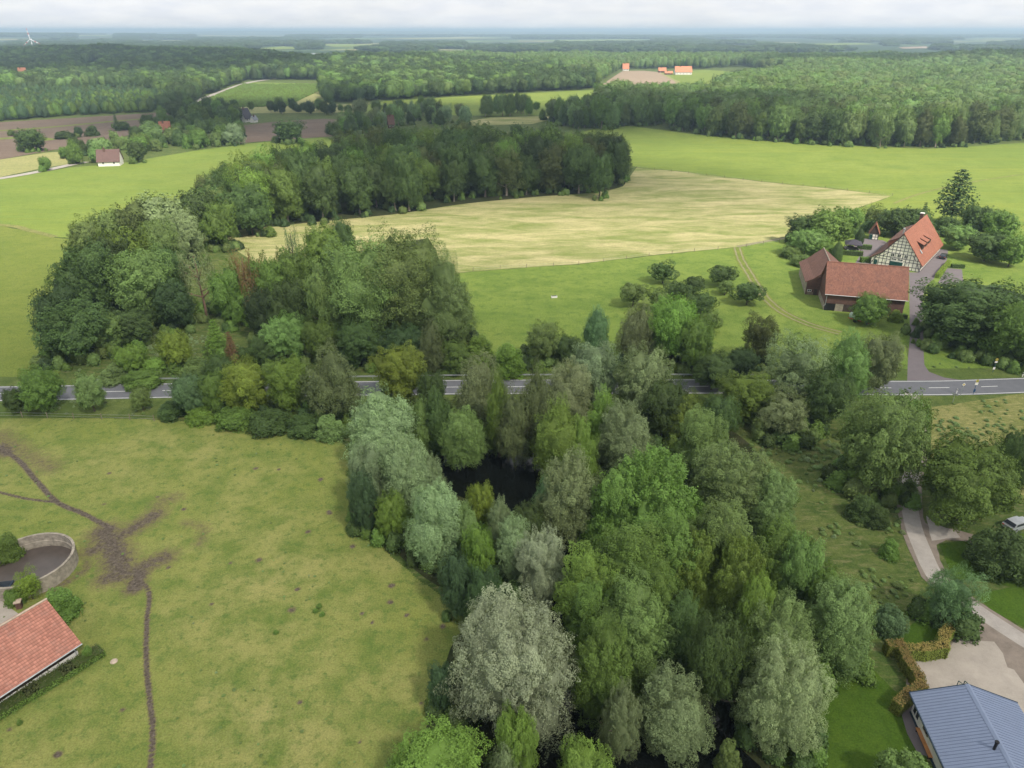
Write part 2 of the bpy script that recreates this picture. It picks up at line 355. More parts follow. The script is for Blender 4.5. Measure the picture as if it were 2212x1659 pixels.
def ribbon(name, pts, width, z, m, step=2.0, label=None, kind='structure', offs=0.0, parent=None, jit=0.0):
    P = smooth_poly([tuple(p[:2]) for p in pts], False, step, jit)
    mb = MB(); L_ = []
    for i, p in enumerate(P):
        a = Vector(P[max(0, i - 1)]); b = Vector(P[min(len(P) - 1, i + 1)]); d = (b - a).normalized(); nn = Vector((-d.y, d.x))
        w = width if not callable(width) else width(i / (len(P) - 1))
        c = Vector(p) + nn * offs; L_.append((c + nn * w / 2, c - nn * w / 2))
    for i in range(len(L_) - 1):
        a, b = L_[i]; c, d = L_[i + 1]
        mb.quad((*b, z), (*d, z), (*c, z), (*a, z))
    o = mb.build(name, m, parent)
    if kind: tag(o, label, None, None, kind)
    return o
def fbm(x, y, seed=0):
    v = np.zeros_like(x); R = np.random.RandomState(seed)
    for o in range(4):
        for k in range(3):
            a = R.uniform(0, 6.28); f = 2.0 ** o; v += np.sin((x * cos(a) + y * sin(a)) * f + R.uniform(0, 6.28)) / f / 3
    return v
def pip(x, y, poly):
    ins = np.zeros(x.shape, bool); n = len(poly); j = n - 1
    for i in range(n):
        xi, yi = poly[i][0], poly[i][1]; xj, yj = poly[j][0], poly[j][1]
        c = ((yi > y) != (yj > y)) & (x < (xj - xi) * (y - yi) / ((yj - yi) + 1e-12) + xi); ins ^= c; j = i
    return ins
def scatter(poly, spacing, seed, holes=(), jitter=0.38):
    R = np.random.RandomState(seed); P = np.array([[p[0], p[1]] for p in poly])
    x0, y0 = P.min(0); x1, y1 = P.max(0)
    gx, gy = np.meshgrid(np.arange(x0, x1, spacing), np.arange(y0, y1, spacing * 0.87))
    gx = gx + (np.arange(gx.shape[0]) % 2)[:, None] * spacing / 2
    gx = gx.ravel() + R.uniform(-jitter, jitter, gx.size) * spacing; gy = gy.ravel() + R.uniform(-jitter, jitter, gy.size) * spacing
    k = pip(gx, gy, poly)
    for h in holes: k &= ~pip(gx, gy, h)
    return np.stack([gx[k], gy[k]], 1)

# ================================================================== GROUND
ext = 27000.0
sheet('ground', [(-ext, -400), (ext, -400), (ext, ext), (-ext, ext)], 0.0, 'rough', 'rough green ground reaching to the horizon')
def D(*pts): return [g(*p) for p in pts]

# foreground pasture as a fine grid that carries the mud
def pasture():
    poly = smooth_poly([tuple(p[:2]) for p in D((-700, 905), (0, 903), (300, 905), (480, 915), (620, 928), (740, 955), (775, 1080), (830, 1180), (900, 1245), (1000, 1330), (980, 1450), (960, 1700), (-900, 1760))], True, 1.0)
    xs = np.arange(-116, -2, 0.28); ys = np.arange(28, 116, 0.28)
    gx, gy = np.meshgrid(xs, ys)
    ins = pip(gx.ravel(), gy.ravel(), poly).reshape(gx.shape)
    mud = np.zeros(gx.shape)
    def path(pts, r, s=1.0):
        P = smooth_poly([tuple(g(*p)[:2]) for p in pts], False, 0.5)
        for p in P:
            d = np.hypot(gx - p[0], gy - p[1]); np.maximum(mud, s * np.clip(1.12 - d / r * 0.55, 0, 1), out=mud)
    path([(-60, 960), (0, 972), (40, 995), (80, 1040), (124, 1085), (180, 1110), (242, 1143)], 0.32, 1.35)
    path([(-60, 1050), (0, 1064), (60, 1078), (124, 1085)], 0.22, 1.3)
    path([(300, 1255), (322, 1280), (318, 1340), (316, 1420), (322, 1500), (330, 1580), (322, 1700)], 0.24, 1.35)
    path([(0, 965), (15, 978)], 1.6, 0.8)
    path([(225, 1150), (245, 1185), (262, 1235)], 2.2, 0.78)
    path([(200, 1190), (240, 1170), (300, 1135), (335, 1112)], 1.7, 0.72)
    path([(230, 1250), (280, 1240), (320, 1220), (355, 1205)], 1.7, 0.72)
    path([(335, 1112), (350, 1085), (375, 1075)], 1.6, 0.5)
    path([(290, 1270), (302, 1240)], 1.2, 0.9)
    path([(400, 1130), (440, 1140), (430, 1175)], 1.0, 0.45)
    path([(0, 940), (60, 985), (110, 1010)], 2.2, 0.5)
    path([(60, 1280), (120, 1270), (180, 1235), (190, 1215)], .7, 0.6)
    # molehills and hoof marks
    R = np.random.RandomState(5)
    for k in range(60):
        px, py = R.uniform(-70, -3), R.uniform(30, 100); r = R.uniform(0.12, 0.3)
        d = np.hypot(gx - px, (gy - py)); np.maximum(mud, np.clip(1.2 - d / r * 0.45, 0, 0.85), out=mud)
    idx = -np.ones(gx.shape, int); k = ins; idx[k] = np.arange(k.sum())
    V = np.stack([gx[k], gy[k], np.full(k.sum(), 0.03)], 1)
    q = k[:-1, :-1] & k[1:, :-1] & k[:-1, 1:] & k[1:, 1:]
    F = np.stack([idx[:-1, :-1][q], idx[:-1, 1:][q], idx[1:, 1:][q], idx[1:, :-1][q]], 1)
    me = bpy.data.meshes.new('pasture'); me.from_pydata(V.tolist(), [], F.tolist())
    a = me.attributes.new('mud', 'FLOAT', 'POINT'); a.data.foreach_set('value', mud[k].astype(np.float32))
    me.update(); o = link('pasture', me, None, 'pasture'); tag(o, 'olive grazed pasture with muddy cattle tracks in the foreground', None, None, 'structure')
pasture()

sheet('meadow', D((-700, 470), (0, 487), (60, 500), (120, 514), (200, 520), (200, 600), (190, 700), (150, 790), (110, 822), (-700, 838)), 0.02, 'olive', 'olive meadow at the far left before the road', jit=.5)
sheet('meadow', D((-500, 430), (0, 388), (150, 362), (215, 357), (260, 353), (420, 326), (525, 312), (620, 302), (700, 297), (800, 300), (850, 330), (800, 400), (640, 470), (400, 520), (250, 520), (120, 512), (60, 497), (0, 484), (-700, 466)), 0.05, 'meadow_left', 'bright green mown meadow on the left behind the wood')
sheet('hayfield', D((420, 560), (470, 492), (600, 490), (705, 474), (860, 460), (1000, 440), (1150, 425), (1345, 403), (1375, 362), (1480, 372), (1640, 392), (1800, 408), (1928, 423), (1850, 450), (1750, 492), (1700, 510), (1600, 533), (1420, 550), (1250, 570), (1020, 586), (900, 600), (600, 600)), 0.03, 'hay', 'pale mown hayfield with straw coloured streaks')
sheet('meadow', D((1200, 300), (1275, 281), (1360, 272), (1480, 288), (1700, 308), (2000, 322), (2120, 315), (2400, 295), (3100, 300), (3100, 520), (2212, 500), (2000, 470), (1800, 470), (1928, 423), (1800, 407.5), (1640, 391.5), (1480, 371.5), (1375, 361.5), (1300, 340)), 0.05, 'meadow', 'bright green meadow on the right behind the farm', jit=.4)
sheet('cow_pasture', D((880, 603), (1020, 587), (1250, 571), (1420, 551), (1600, 534), (1705, 531), (1720, 545), (1740, 690), (1900, 740), (1960, 745), (1960, 812), (860, 812)), 0.02, 'pasture_mid', 'green cattle pasture between hayfield and road', jit=.4)
sheet('farm_lawn', D((1590, 536), (1700, 512), (1780, 470), (2100, 470), (2400, 520), (2500, 700), (2400, 815), (1990, 812), (1960, 745), (1900, 740), (1740, 690), (1640, 610)), 0.035, 'pasture_mid', 'green grass round the half timbered farm', jit=.3)
ribbon('ditch_bank', D((-300, 462), (0, 486), (60, 497), (120, 512)), 2.6, 0.075, 'rough_pale')
# road verges
sheet('verge', [(-260, 113), (-90, 116), (-60, 117), (-25, 117), (0, 116), (40, 117), (75, 119), (120, 121), (260, 126), (260, 143), (110, 138), (40, 137), (0, 136.5), (-90, 134), (-260, 130)], 0.045, 'verge', 'grass verges along the country road')
sheet('rough_meadow', D((2010, 880), (2212, 850), (2600, 850), (2600, 1120), (2212, 1080), (2050, 1060), (2010, 1000)), 0.05, 'rough_pale', 'tall pale uncut grass right of the lane', jit=.4)
sheet('lawn', D((1590, 1500), (1750, 1420), (1880, 1440), (1960, 1520), (2000, 1620), (2010, 1720), (1560, 1720)), 0.03, 'lawn', 'short dark green lawn beside the blue roofed house', curved=True)
sheet('lawn', D((2028, 1176), (2110, 1165), (2230, 1150), (2320, 1300), (2140, 1258), (2060, 1252)), 0.035, 'lawn', 'lawn patch inside the lane fork', curved=False, jit=.1)
sheet('lawn', D((2110, 1285), (2212, 1262), (2330, 1280), (2330, 1400), (2212, 1355), (2142, 1320)), 0.03, 'lawn', 'lawn strip right of the lane end')
sheet('lawn', D((1930, 1385), (1990, 1330), (2040, 1300), (2060, 1335), (2045, 1370), (1990, 1392)), 0.03, 'lawn', 'small grass plot behind the orange topped hedge')

# main road
RC = [(-420, 100), (-260, 116), (-150, 123.6), (-89, 126.5), (-60, 127.7), (-31, 128.3), (-5, 129.0), (40, 129.2), (82, 128.5), (106, 129.8), (150, 133), (260, 143), (400, 160)]
ribbon('road', RC, 6.7, 0.055, 'asphalt', label='grey two lane country road crossing the picture')
for s_ in (-1, 1):
    ribbon('road_edge_line', RC, 0.16, 0.062, 'white', offs=s_ * 3.0, label='white edge line of the country road')
PR = smooth_poly(RC, False, 1.0); mb = MB(); k = 0
while k < len(PR) - 6:
    if (k // 4) % 3 == 0:
        a = Vector(PR[k]); b = Vector(PR[k + 4]); d = (b - a).normalized(); nn = Vector((-d.y, d.x)) * 0.08
        mb.quad((*(a - nn), .062), (*(b - nn), .062), (*(b + nn), .062), (*(a + nn), .062)); k += 4
    else: k += 4
tag(mb.build('road_centre_line', 'white'), 'dashed white centre line of the country road', None, None, 'structure')

# farm driveway
sheet('driveway', [gS(440, 742), gS(1300, 716), gS(1000, 672), gS(770, 585), gS(700, 480), gS(690, 300), gA(1700, 1500), gA(1715, 1400), gA(1690, 1250), gA(1700, 1150), gA(1735, 1030), gA(1830, 950), gA(1880, 880), gA(1990, 740), gA(2010, 590), gA(1880, 575), gA(1640, 868), gA(1540, 868), gA(1200, 800), gA(1000, 760), gA(860, 750), gA(930, 640), gA(900, 590), gA(850, 560), gA(820, 470), gA(900, 440), gA(1200, 470), gA(1260, 500), gA(1180, 620), gA(1100, 700), gA(1400, 900), gA(1530, 900), gA(1530, 1250), gA(1537, 1659), gS(450, 400)],
      0.05, 'drive', 'mauve grey farm driveway leading up from the road')
sheet('parking_bay', [gA(1880, 1000), gA(2000, 815), gA(2180, 830), gA(2200, 1000), gA(2050, 1020)], 0.05, 'drive', 'grey parking bay beside the clipped yellow hedge')
# farm track
TR = [gA(-560, 600), gA(-480, 700)]
trk = [g(1592, 535), g(1600, 560), g(1618, 590), g(1640, 625), g(1665, 655), g(1700, 680), g(1750, 702), g(1815, 720)]
ribbon('farm_track', trk, 3.4, 0.055, 'olive', label='worn farm track curving down the pasture')
for s_ in (-0.85, 0.85): ribbon('wheel_rut', trk, 0.5, 0.065, 'track', offs=s_, jit=0.12, label='bare wheel rut of the farm track')
ribbon('farm_track', [g(1592, 533), g(1640, 524), g(1712, 512)], 1.8, 0.06, 'track', label='pale sandy path along the hayfield edge')
ribbon('farm_track', [g(1930, 440), g(1990, 418), g(2090, 395), g(2240, 372)], 1.3, 0.075, 'rough_pale', label='faint path over the bright meadow')

# south lane, forks and yard
lane = [(79.5, 126), (77, 119), (72.5, 110), tuple(g(1975, 1000)[:2]), tuple(g(1963, 1060)[:2]), tuple(g(1971, 1130)[:2]), tuple(g(1993, 1190)[:2]), tuple(g(2020, 1246)[:2]), tuple(g(2060, 1285)[:2]), tuple(g(2120, 1325)[:2]), tuple(g(2212, 1385)[:2]), tuple(g(2330, 1450)[:2])]
ribbon('lane_shoulder', lane, 3.5, 0.05, 'dirt', label='brown dirt shoulders of the lane', jit=.12)
ribbon('lane', lane, 2.35, 0.060, 'lane', label='pale worn lane curving down on the right')
sheet('lane_fork', D((1992, 1128), (2012, 1136), (2060, 1143), (2100, 1155), (2098, 1172), (2045, 1168), (2022, 1176), (2040, 1245), (2010, 1200)), 0.053, 'dirt', 'cracked dirt fork of the lane', jit=.15, step=1)
sheet('lane_patch', D((2000, 1115), (2020, 1132), (2062, 1148), (2075, 1162), (2030, 1166), (2012, 1170)), 0.066, 'lane', 'pale broken concrete patch on the lane fork', jit=.12, step=1)
sheet('yard_dirt', [gB(780, 430), gB(930, 200), gB(1100, 230), gB(1300, 330), gB(1545, 470), gB(1800, 700), gB(1800, 1250), gB(1400, 1200), gB(380, 1040), gB(430, 640)], 0.045, 'dirt', 'brown dirt edge of the yard', jit=.15, step=2)
sheet('yard', [gB(430, 645), gB(770, 600), gB(820, 520), gB(890, 425), gB(1255, 450), gB(1340, 560), gB(1385, 700), gB(1450, 720), gB(1545, 850), gB(1800, 1150), gB(1700, 1300), gB(1100, 1200), gB(560, 1200), gB(540, 900)], 0.057, 'gravel', 'pale gravel yard behind the blue roof', jit=.05, step=1)
sheet('terrace', [gB(350, 1090), gB(470, 1040), gB(560, 1300), gB(640, 1560), gB(520, 1520), gB(420, 1330)], 0.055, 'drive', 'dark paved strip along the blue roofed house')
sheet('yard_concrete', [gC(-500, 900), gC(-500, 500), gC(0, 625), gC(60, 680), gC(180, 765), gC(60, 900), gC(-300, 1100)], 0.05, 'gravel', 'pale concrete yard behind the red roofed barn')

# pond
POND = D((925, 1015), (960, 985), (1060, 975), (1165, 985), (1190, 1060), (1260, 1150), (1320, 1260), (1420, 1400), (1560, 1500), (1600, 1570), (1590, 1610), (1640, 1700), (1150, 1720), (1140, 1560), (1200, 1400), (1160, 1250), (1080, 1110), (960, 1060))
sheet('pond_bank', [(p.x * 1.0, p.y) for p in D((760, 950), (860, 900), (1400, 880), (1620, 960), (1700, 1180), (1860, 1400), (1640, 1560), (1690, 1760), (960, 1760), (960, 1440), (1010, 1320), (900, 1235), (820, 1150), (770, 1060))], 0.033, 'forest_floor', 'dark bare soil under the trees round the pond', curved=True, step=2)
sheet('pond', POND, 0.07, 'water', 'black still pond water between the trees', curved=True, step=2, jit=.15)

# distant fields (fixed to the ground)
sheet('ploughed_field', D((-300, 285), (0, 264), (160, 255), (330, 244), (400, 240), (380, 262), (300, 285), (250, 300), (0, 345), (-300, 372)), 0.10, 'soil', 'brown ploughed field on the left below the woods')
ribbon('field_strip', D((0, 283), (110, 275), (250, 262), (340, 255)), 7, 0.16, 'olive', label='thin green strip between ploughed fields')
ribbon('field_strip', D((-100, 304), (0, 300), (60, 297), (110, 303)), 9, 0.16, 'olive', label='short green strip in the ploughed field')
sheet('grass_field', D((-300, 372), (0, 345), (100, 330), (180, 325), (180, 350), (100, 362), (0, 383), (-300, 425)), 0.09, 'far_pale', 'pale rough grass strip above the lane')
ribbon('far_lane', D((-200, 415), (0, 386), (90, 370), (150, 357), (185, 350)), 5.5, 0.16, 'lane', label='pale lane leading to the white cottage')
sheet('ploughed_field', D((510, 310), (520, 272), (600, 262), (700, 257), (738, 259), (725, 294), (640, 300)), 0.10, 'soil', 'brown ploughed field behind the lone dark oaks')
ribbon('far_road', D((395, 234), (430, 218), (480, 198), (540, 178), (600, 170)), 9, 0.16, 'lane', label='grey road climbing beside the nursery')
sheet('nursery_ground', D((405, 238), (520, 182), (545, 178), (722, 181), (725, 190), (640, 228), (600, 232)), 0.10, 'meadow', 'bright green ground of the tree nursery')
sheet('pale_field', D((400, 236), (475, 229), (624, 225), (712, 187), (730, 187), (700, 222), (735, 226), (800, 222), (775, 243), (600, 245), (420, 245)), 0.14, 'far_pale', 'pale stubble strip below the nursery')
sheet('far_meadow', D((740, 238), (830, 219), (1010, 208), (1250, 196), (1330, 192), (1450, 195), (1600, 215), (1400, 238), (1170, 250), (1010, 250), (800, 245)), 0.10, 'meadow', 'long bright meadow below the round wood')
sheet('pale_field', D((1010, 262), (1060, 254), (1180, 251), (1200, 256), (1150, 268), (1020, 272)), 0.13, 'hay', 'small pale mown field beside the hornbeam row')
sheet('ploughed_field', D((1288, 196), (1296, 186), (1330, 163), (1345, 153.5), (1390, 153), (1425, 156), (1448, 166), (1462, 180), (1400, 188)), 0.15, 'soil_pale', 'pale brown ploughed field below the far farm')
ribbon('field_edge', D((1380, 190), (1462, 181), (1450, 170), (1428, 158)), 5, 0.20, 'far_pale', label='pale path round the brown field')
sheet('far_meadow', D((1300, 200), (1400, 189), (1463, 181), (1448, 166), (1430, 157), (1520, 151), (1560, 153), (1645, 163), (1560, 185), (1560, 215), (1400, 212)), 0.12, 'meadow', 'light green field beside the far orange farm')
sheet('clearing', D((30, 139), (0, 141), (-80, 143), (-80, 135), (90, 134)), 0.12, 'far_pale', 'pale clearing in the left wood')
sheet('clearing', D((170, 147), (215, 143), (235, 150), (220, 165), (190, 165)), 0.12, 'meadow', 'green clearing in the left wood')
sheet('clearing', D((150, 198), (190, 190), (290, 191), (290, 198), (200, 203)), 0.12, 'far_pale', 'tan clearing in the left wood')

# ================================================================== VEGETATION
def leaf_mesh(name, C, DN, S, tone, aspect=1.0, cores=None, seed=0, updir=None, core_mesh=None, zsq=1.0):
    """C centres, DN normals, S sizes: one quad leaf-spray per row"""
    R = np.random.RandomState(seed); n = len(C)
    DN = DN / (np.linalg.norm(DN, axis=1, keepdims=True) + 1e-9)
    t = R.normal(size=(n, 3)) if updir is None else updir + 0.9 * R.normal(size=(n, 3))
    u = np.cross(t, DN); u /= np.linalg.norm(u, axis=1, keepdims=True) + 1e-9; v = np.cross(DN, u)
    zz3 = np.array([1, 1, zsq]); u = u * zz3; v = v * zz3; S = S[:, None]; su = S * 0.5; sv = S * 0.5 * aspect
    fold = DN * S * 0.12
    P = np.stack([C - u * su * R.uniform(.6, 1, (n, 1)) - fold, C - v * sv, C + u * su * R.uniform(.6, 1, (n, 1)) - fold, C + v * sv], 1).reshape(-1, 3)
    tone4 = np.repeat(tone, 4); nv = len(P); nf = n
    vi = np.arange(nv, dtype=np.int32); ls = np.arange(0, nv, 4, dtype=np.int32)
    if cores is not None and len(cores):
        bm = bmesh.new(); bmesh.ops.create_icosphere(bm, subdivisions=1, radius=1.0)
        cv = np.array([w.co[:] for w in bm.verts]); cf = np.array([[w.index for w in f.verts] for f in bm.faces]); bm.free()
        cc = []; ff = []
        for i, (c, r) in enumerate(cores):
            cc.append(cv * np.array(r) + np.array(c)); ff.append(cf + nv + i * len(cv))
        cc = np.concatenate(cc); ff = np.concatenate(ff)
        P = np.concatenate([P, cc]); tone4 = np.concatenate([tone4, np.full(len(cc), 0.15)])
        ls = np.concatenate([ls, len(vi) + 3 * np.arange(len(ff), dtype=np.int32)]).astype(np.int32)
        vi = np.concatenate([vi, ff.ravel().astype(np.int32)])
    if core_mesh is not None:
        cc, ff = core_mesh; ff = ff + len(P)
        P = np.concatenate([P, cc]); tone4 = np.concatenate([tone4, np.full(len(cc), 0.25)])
        ls = np.concatenate([ls, len(vi) + 3 * np.arange(len(ff), dtype=np.int32)]).astype(np.int32)
        vi = np.concatenate([vi, ff.ravel().astype(np.int32)])
    me = bpy.data.meshes.new(name); me.vertices.add(len(P)); me.vertices.foreach_set('co', P.astype(np.float32).ravel())
    me.loops.add(len(vi)); me.loops.foreach_set('vertex_index', vi)
    me.polygons.add(len(ls)); me.polygons.foreach_set('loop_start', ls)
    me.update(calc_edges=True)
    a = me.attributes.new('tone', 'FLOAT', 'POINT'); a.data.foreach_set('value', np.clip(tone4, 0, 1).astype(np.float32))
    me.materials.append(M['leaf']); return me

def crown_mesh(kind, seed, nl, ls):
    """unit crown: z 0..1, radius 0.5"""
    R = np.random.RandomState(seed * 7 + 3); cl = []   # (centre, radii(3), weight)
    def prof(t):
        if kind in ('round', 'oak', 'ash', 'apple'): return sqrt(max(0, 1 - (2 * t - 1) ** 2)) ** 0.85
        if kind == 'cone': return (1 - t ** 2.6) ** 0.60 * min(1, 0.70 + t * 1.5)
        if kind in ('willow', 'silver'): return (1 - t ** 2.6) ** 0.62 * min(1, 0.66 + 1.2 * t)
        if kind == 'dome': return (1 - t ** 2.5) ** 0.5 * min(1, .78 + t)
        if kind == 'poplar': return (1 - t ** 2.2) ** 0.6 * min(1, 0.5 + 1.6 * t)
        if kind == 'birch': return (1 - t ** 2.2) ** 0.66 * min(1, 0.55 + 1.8 * t)
        if kind == 'bush': return sqrt(max(0, 1 - t * t))
        if kind == 'column': return min(1, 0.7 + 1.5 * t) * (1 - t ** 4)
        return 1.0
    z0 = {'round': .14, 'oak': .12, 'ash': .16, 'cone': .05, 'dome': .04, 'willow': .03, 'silver': .05, 'poplar': .08, 'birch': .06, 'bush': -.08, 'apple': .2, 'column': 0.0, 'sparse': .35, 'pine': .6}.get(kind, .1)
    if kind in ('spruce', 'cedar'):
        tiers = 15 if kind == 'spruce' else 13; C = []; NN = []; T = []; U = []
        for i in range(tiers):
            t = i / (tiers - 1); z = 0.06 + 0.9 * t
            rr = 0.5 * (1 - t) ** 0.85 + 0.02
            if kind == 'cedar': rr = 0.5 * (1 - t ** 1.6) ** 0.7 * (0.55 + 0.45 * min(1, t * 3 + .2)) + 0.03; z = 0.22 + 0.76 * t
            nb = int(7 + 9 * (1 - t))
            for b in range(nb):
                a = 2 * pi * (b + R.uniform(-.3, .3)) / nb + i * 1.1; Lb = rr * R.uniform(.72, 1.08)
                m = int(nl / tiers / nb * (0.4 + 1.2 * (1 - t))) + 4
                s = R.uniform(0.08, 1, m) ** 0.75 * Lb
                wd = 0.055 * (1.1 - s / (Lb + .01)) + 0.012
                off = R.normal(size=m) * wd
                drop = (-0.09 if kind == 'spruce' else -0.02) * (s / 0.5) - (0.0 if kind == 'spruce' else -0.05) * (s / 0.5) ** 2 + R.normal(size=m) * 0.006
                C.append(np.stack([cos(a) * s - sin(a) * off, sin(a) * s + cos(a) * off, z + drop + R.uniform(-.01, .01)], 1))
                nn = R.normal(size=(m, 3)) * 0.35 + np.array([cos(a) * .35, sin(a) * .35, 1]); NN.append(nn)
                T.append(np.clip(0.35 + 0.35 * s / (Lb + .01) + R.normal(size=m) * .12, 0, 1))
        C = np.concatenate(C); NN = np.concatenate(NN); T = np.concatenate(T)
        return leaf_mesh('crown_' + kind, C, NN, ls * R.uniform(.7, 1.3, len(C)), T, 1.0, [((0, 0, .45), (.035, .035, .42))], seed)
    K1, A1, K2, A2, zm = {'dome': (13, .42, 170, .20, 1.15), 'round': (11, .34, 100, .27, 1), 'oak': (13, .40, 110, .30, 1), 'ash': (11, .46, 100, .30, 1), 'cone': (15, .34, 170, .24, 1.6), 'willow': (15, .34, 170, .22, 1.35), 'silver': (16, .34, 190, .20, 1.0),
                      'poplar': (18, .36, 260, .22, 1.25), 'birch': (12, .34, 130, .24, .95), 'bush': (7, .40, 50, .22, 1), 'apple': (8, .44, 55, .25, 1), 'column': (5, .06, 50, .07, .7), 'sparse': (10, .55, 40, .25, .8), 'pine': (6, .4, 30, .2, 1)}[kind]
    ctr = np.array([0, 0, z0 + .42 * (1 - z0)])
    tt_ = np.linspace(0, 1, 400); pf = np.array([prof(float(q)) for q in tt_]); wgt = (pf + .06) * np.sqrt(1 + np.minimum(9, (np.gradient(pf, tt_) * .5 / (1 - z0)) ** 2)); cdf = np.cumsum(wgt); cdf /= cdf[-1]
    def surf(n_):
        t = np.interp(R.uniform(size=n_), cdf, tt_); a = R.uniform(0, 2 * pi, n_); r = .5 * np.interp(t, tt_, pf)
        return np.stack([np.cos(a) * r, np.sin(a) * r, z0 + (1 - z0) * t], 1)
    def seeds(k):
        mt = np.array([1, 1, zm])
        if k > 250: return surf(k)
        c = surf(k * 7); keep = [c[0]]
        for _ in range(k - 1):
            kk = np.array(keep) * mt; d = ((c * mt)[:, None, :] - kk[None]); keep.append(c[np.argmax((d ** 2).sum(2).min(1) * R.uniform(.5, 1, len(c)))])
        return np.array(keep)
    S1, S2 = seeds(K1), seeds(K2); mt = np.array([1, 1, zm])
    h1 = R.uniform(.25, 1.35, K1); h2 = R.uniform(.3, 1.5, K2); tn2 = R.uniform(.22, .62, K2); tn1 = R.uniform(-.10, .10, K1)
    def near(p, S):
        best = np.full(len(p), 1e9); idx = np.zeros(len(p), int)
        for i, q in enumerate(S * mt):
            d = ((p * mt - q) ** 2).sum(1); k = d < best; best[k] = d[k]; idx[k] = i
        return np.sqrt(best), idx
    s1 = near(surf(1500), S1)[0].mean() * 1.45; s2 = near(surf(1500), S2)[0].mean() * 1.38
    K3 = min(900, nl // 30); S3 = seeds(K3) if K3 > 200 else None; s3 = near(surf(1500), S3)[0].mean() * 1.4 if S3 is not None else 1; t3 = R.uniform(-.16, .16, max(1, K3)); h3 = R.uniform(.2, 1.6, max(1, K3))
    def displace(p, core=False):
        d1, i1 = near(p, S1); d2, i2 = near(p, S2)
        f = 1 + A1 * (h1[i1] * np.sqrt(np.clip(1 - (d1 / s1 / 1.05) ** 2, 0, 1)) - .75) + A2 * (h2[i2] * np.sqrt(np.clip(1 - (d2 / s2 / 1.1) ** 2, 0, 1)) - .75)
        if S3 is not None and not core:
            d3, i3 = near(p, S3); f = f + A2 * .42 * (h3[i3] * np.sqrt(np.clip(1 - (d3 / s3) ** 2, 0, 1)) - .7); i1 = i3
        return f, i1, i2
    p = surf(nl); f, i1, i2 = displace(p)
    f = f * (1 - np.abs(R.normal(size=nl)) * .035 * (1 + 1.5 * (R.uniform(size=nl) > .8))) + (R.uniform(size=nl) > .90) * R.uniform(0, .03 if kind == 'silver' else .08, nl)
    C = ctr + (p - ctr) * f[:, None]
    dirn = (p - ctr) / (np.linalg.norm(p - ctr, axis=1, keepdims=True) + 1e-6)
    sub = ctr + (S2[i2] - ctr) * .80; nrm = C - sub; nrm /= np.linalg.norm(nrm, axis=1, keepdims=True) + 1e-6
    NN = nrm * .8 + dirn * .5 + R.normal(size=(nl, 3)) * .45 + np.array([0, 0, .35])
    if kind == 'birch': C[:, 2] -= np.abs(R.normal(size=nl)) * .012
    kz = 1.0 / np.percentile(C[:, 2], 99.5); kr = .5 / np.percentile(np.hypot(C[:, 0], C[:, 1]), 98.5); KS = np.array([kr, kr, kz]); C = C * KS
    C[:, 2] = np.clip(C[:, 2], 0.0, 1.04)
    T = tn2[i2] + (t3[i1] if S3 is not None else tn1[i1]) + R.normal(size=nl) * .14
    fill = {'ash': .55, 'apple': .6, 'sparse': 0, 'pine': 0, 'birch': .74, 'poplar': .80, 'silver': .82}.get(kind, .84)
    if nl < 3500 and fill: fill = min(.92, fill + .12)
    me_core = None
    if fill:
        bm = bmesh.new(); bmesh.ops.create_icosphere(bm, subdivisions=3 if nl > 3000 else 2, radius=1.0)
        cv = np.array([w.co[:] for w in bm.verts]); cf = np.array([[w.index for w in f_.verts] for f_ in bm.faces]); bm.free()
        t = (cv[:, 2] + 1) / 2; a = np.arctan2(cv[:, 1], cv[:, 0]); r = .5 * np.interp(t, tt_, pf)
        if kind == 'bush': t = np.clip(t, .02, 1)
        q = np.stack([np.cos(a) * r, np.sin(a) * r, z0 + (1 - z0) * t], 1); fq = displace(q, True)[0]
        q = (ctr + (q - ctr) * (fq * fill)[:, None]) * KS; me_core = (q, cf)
    asp = {'willow': 1.35, 'silver': 1.35, 'birch': 1.6}.get(kind, 1.1)
    ud = np.array([0, 0, 1.0]) if kind in ('willow', 'silver', 'birch') else None
    ud = None if ud is None else np.repeat(ud[None], nl, 0)
    return leaf_mesh('crown_' + kind, C, NN, ls * R.uniform(.65, 1.35, nl), T, asp, None, seed, ud, me_core, 1.0 / zm if zm > 1 else 1.0)

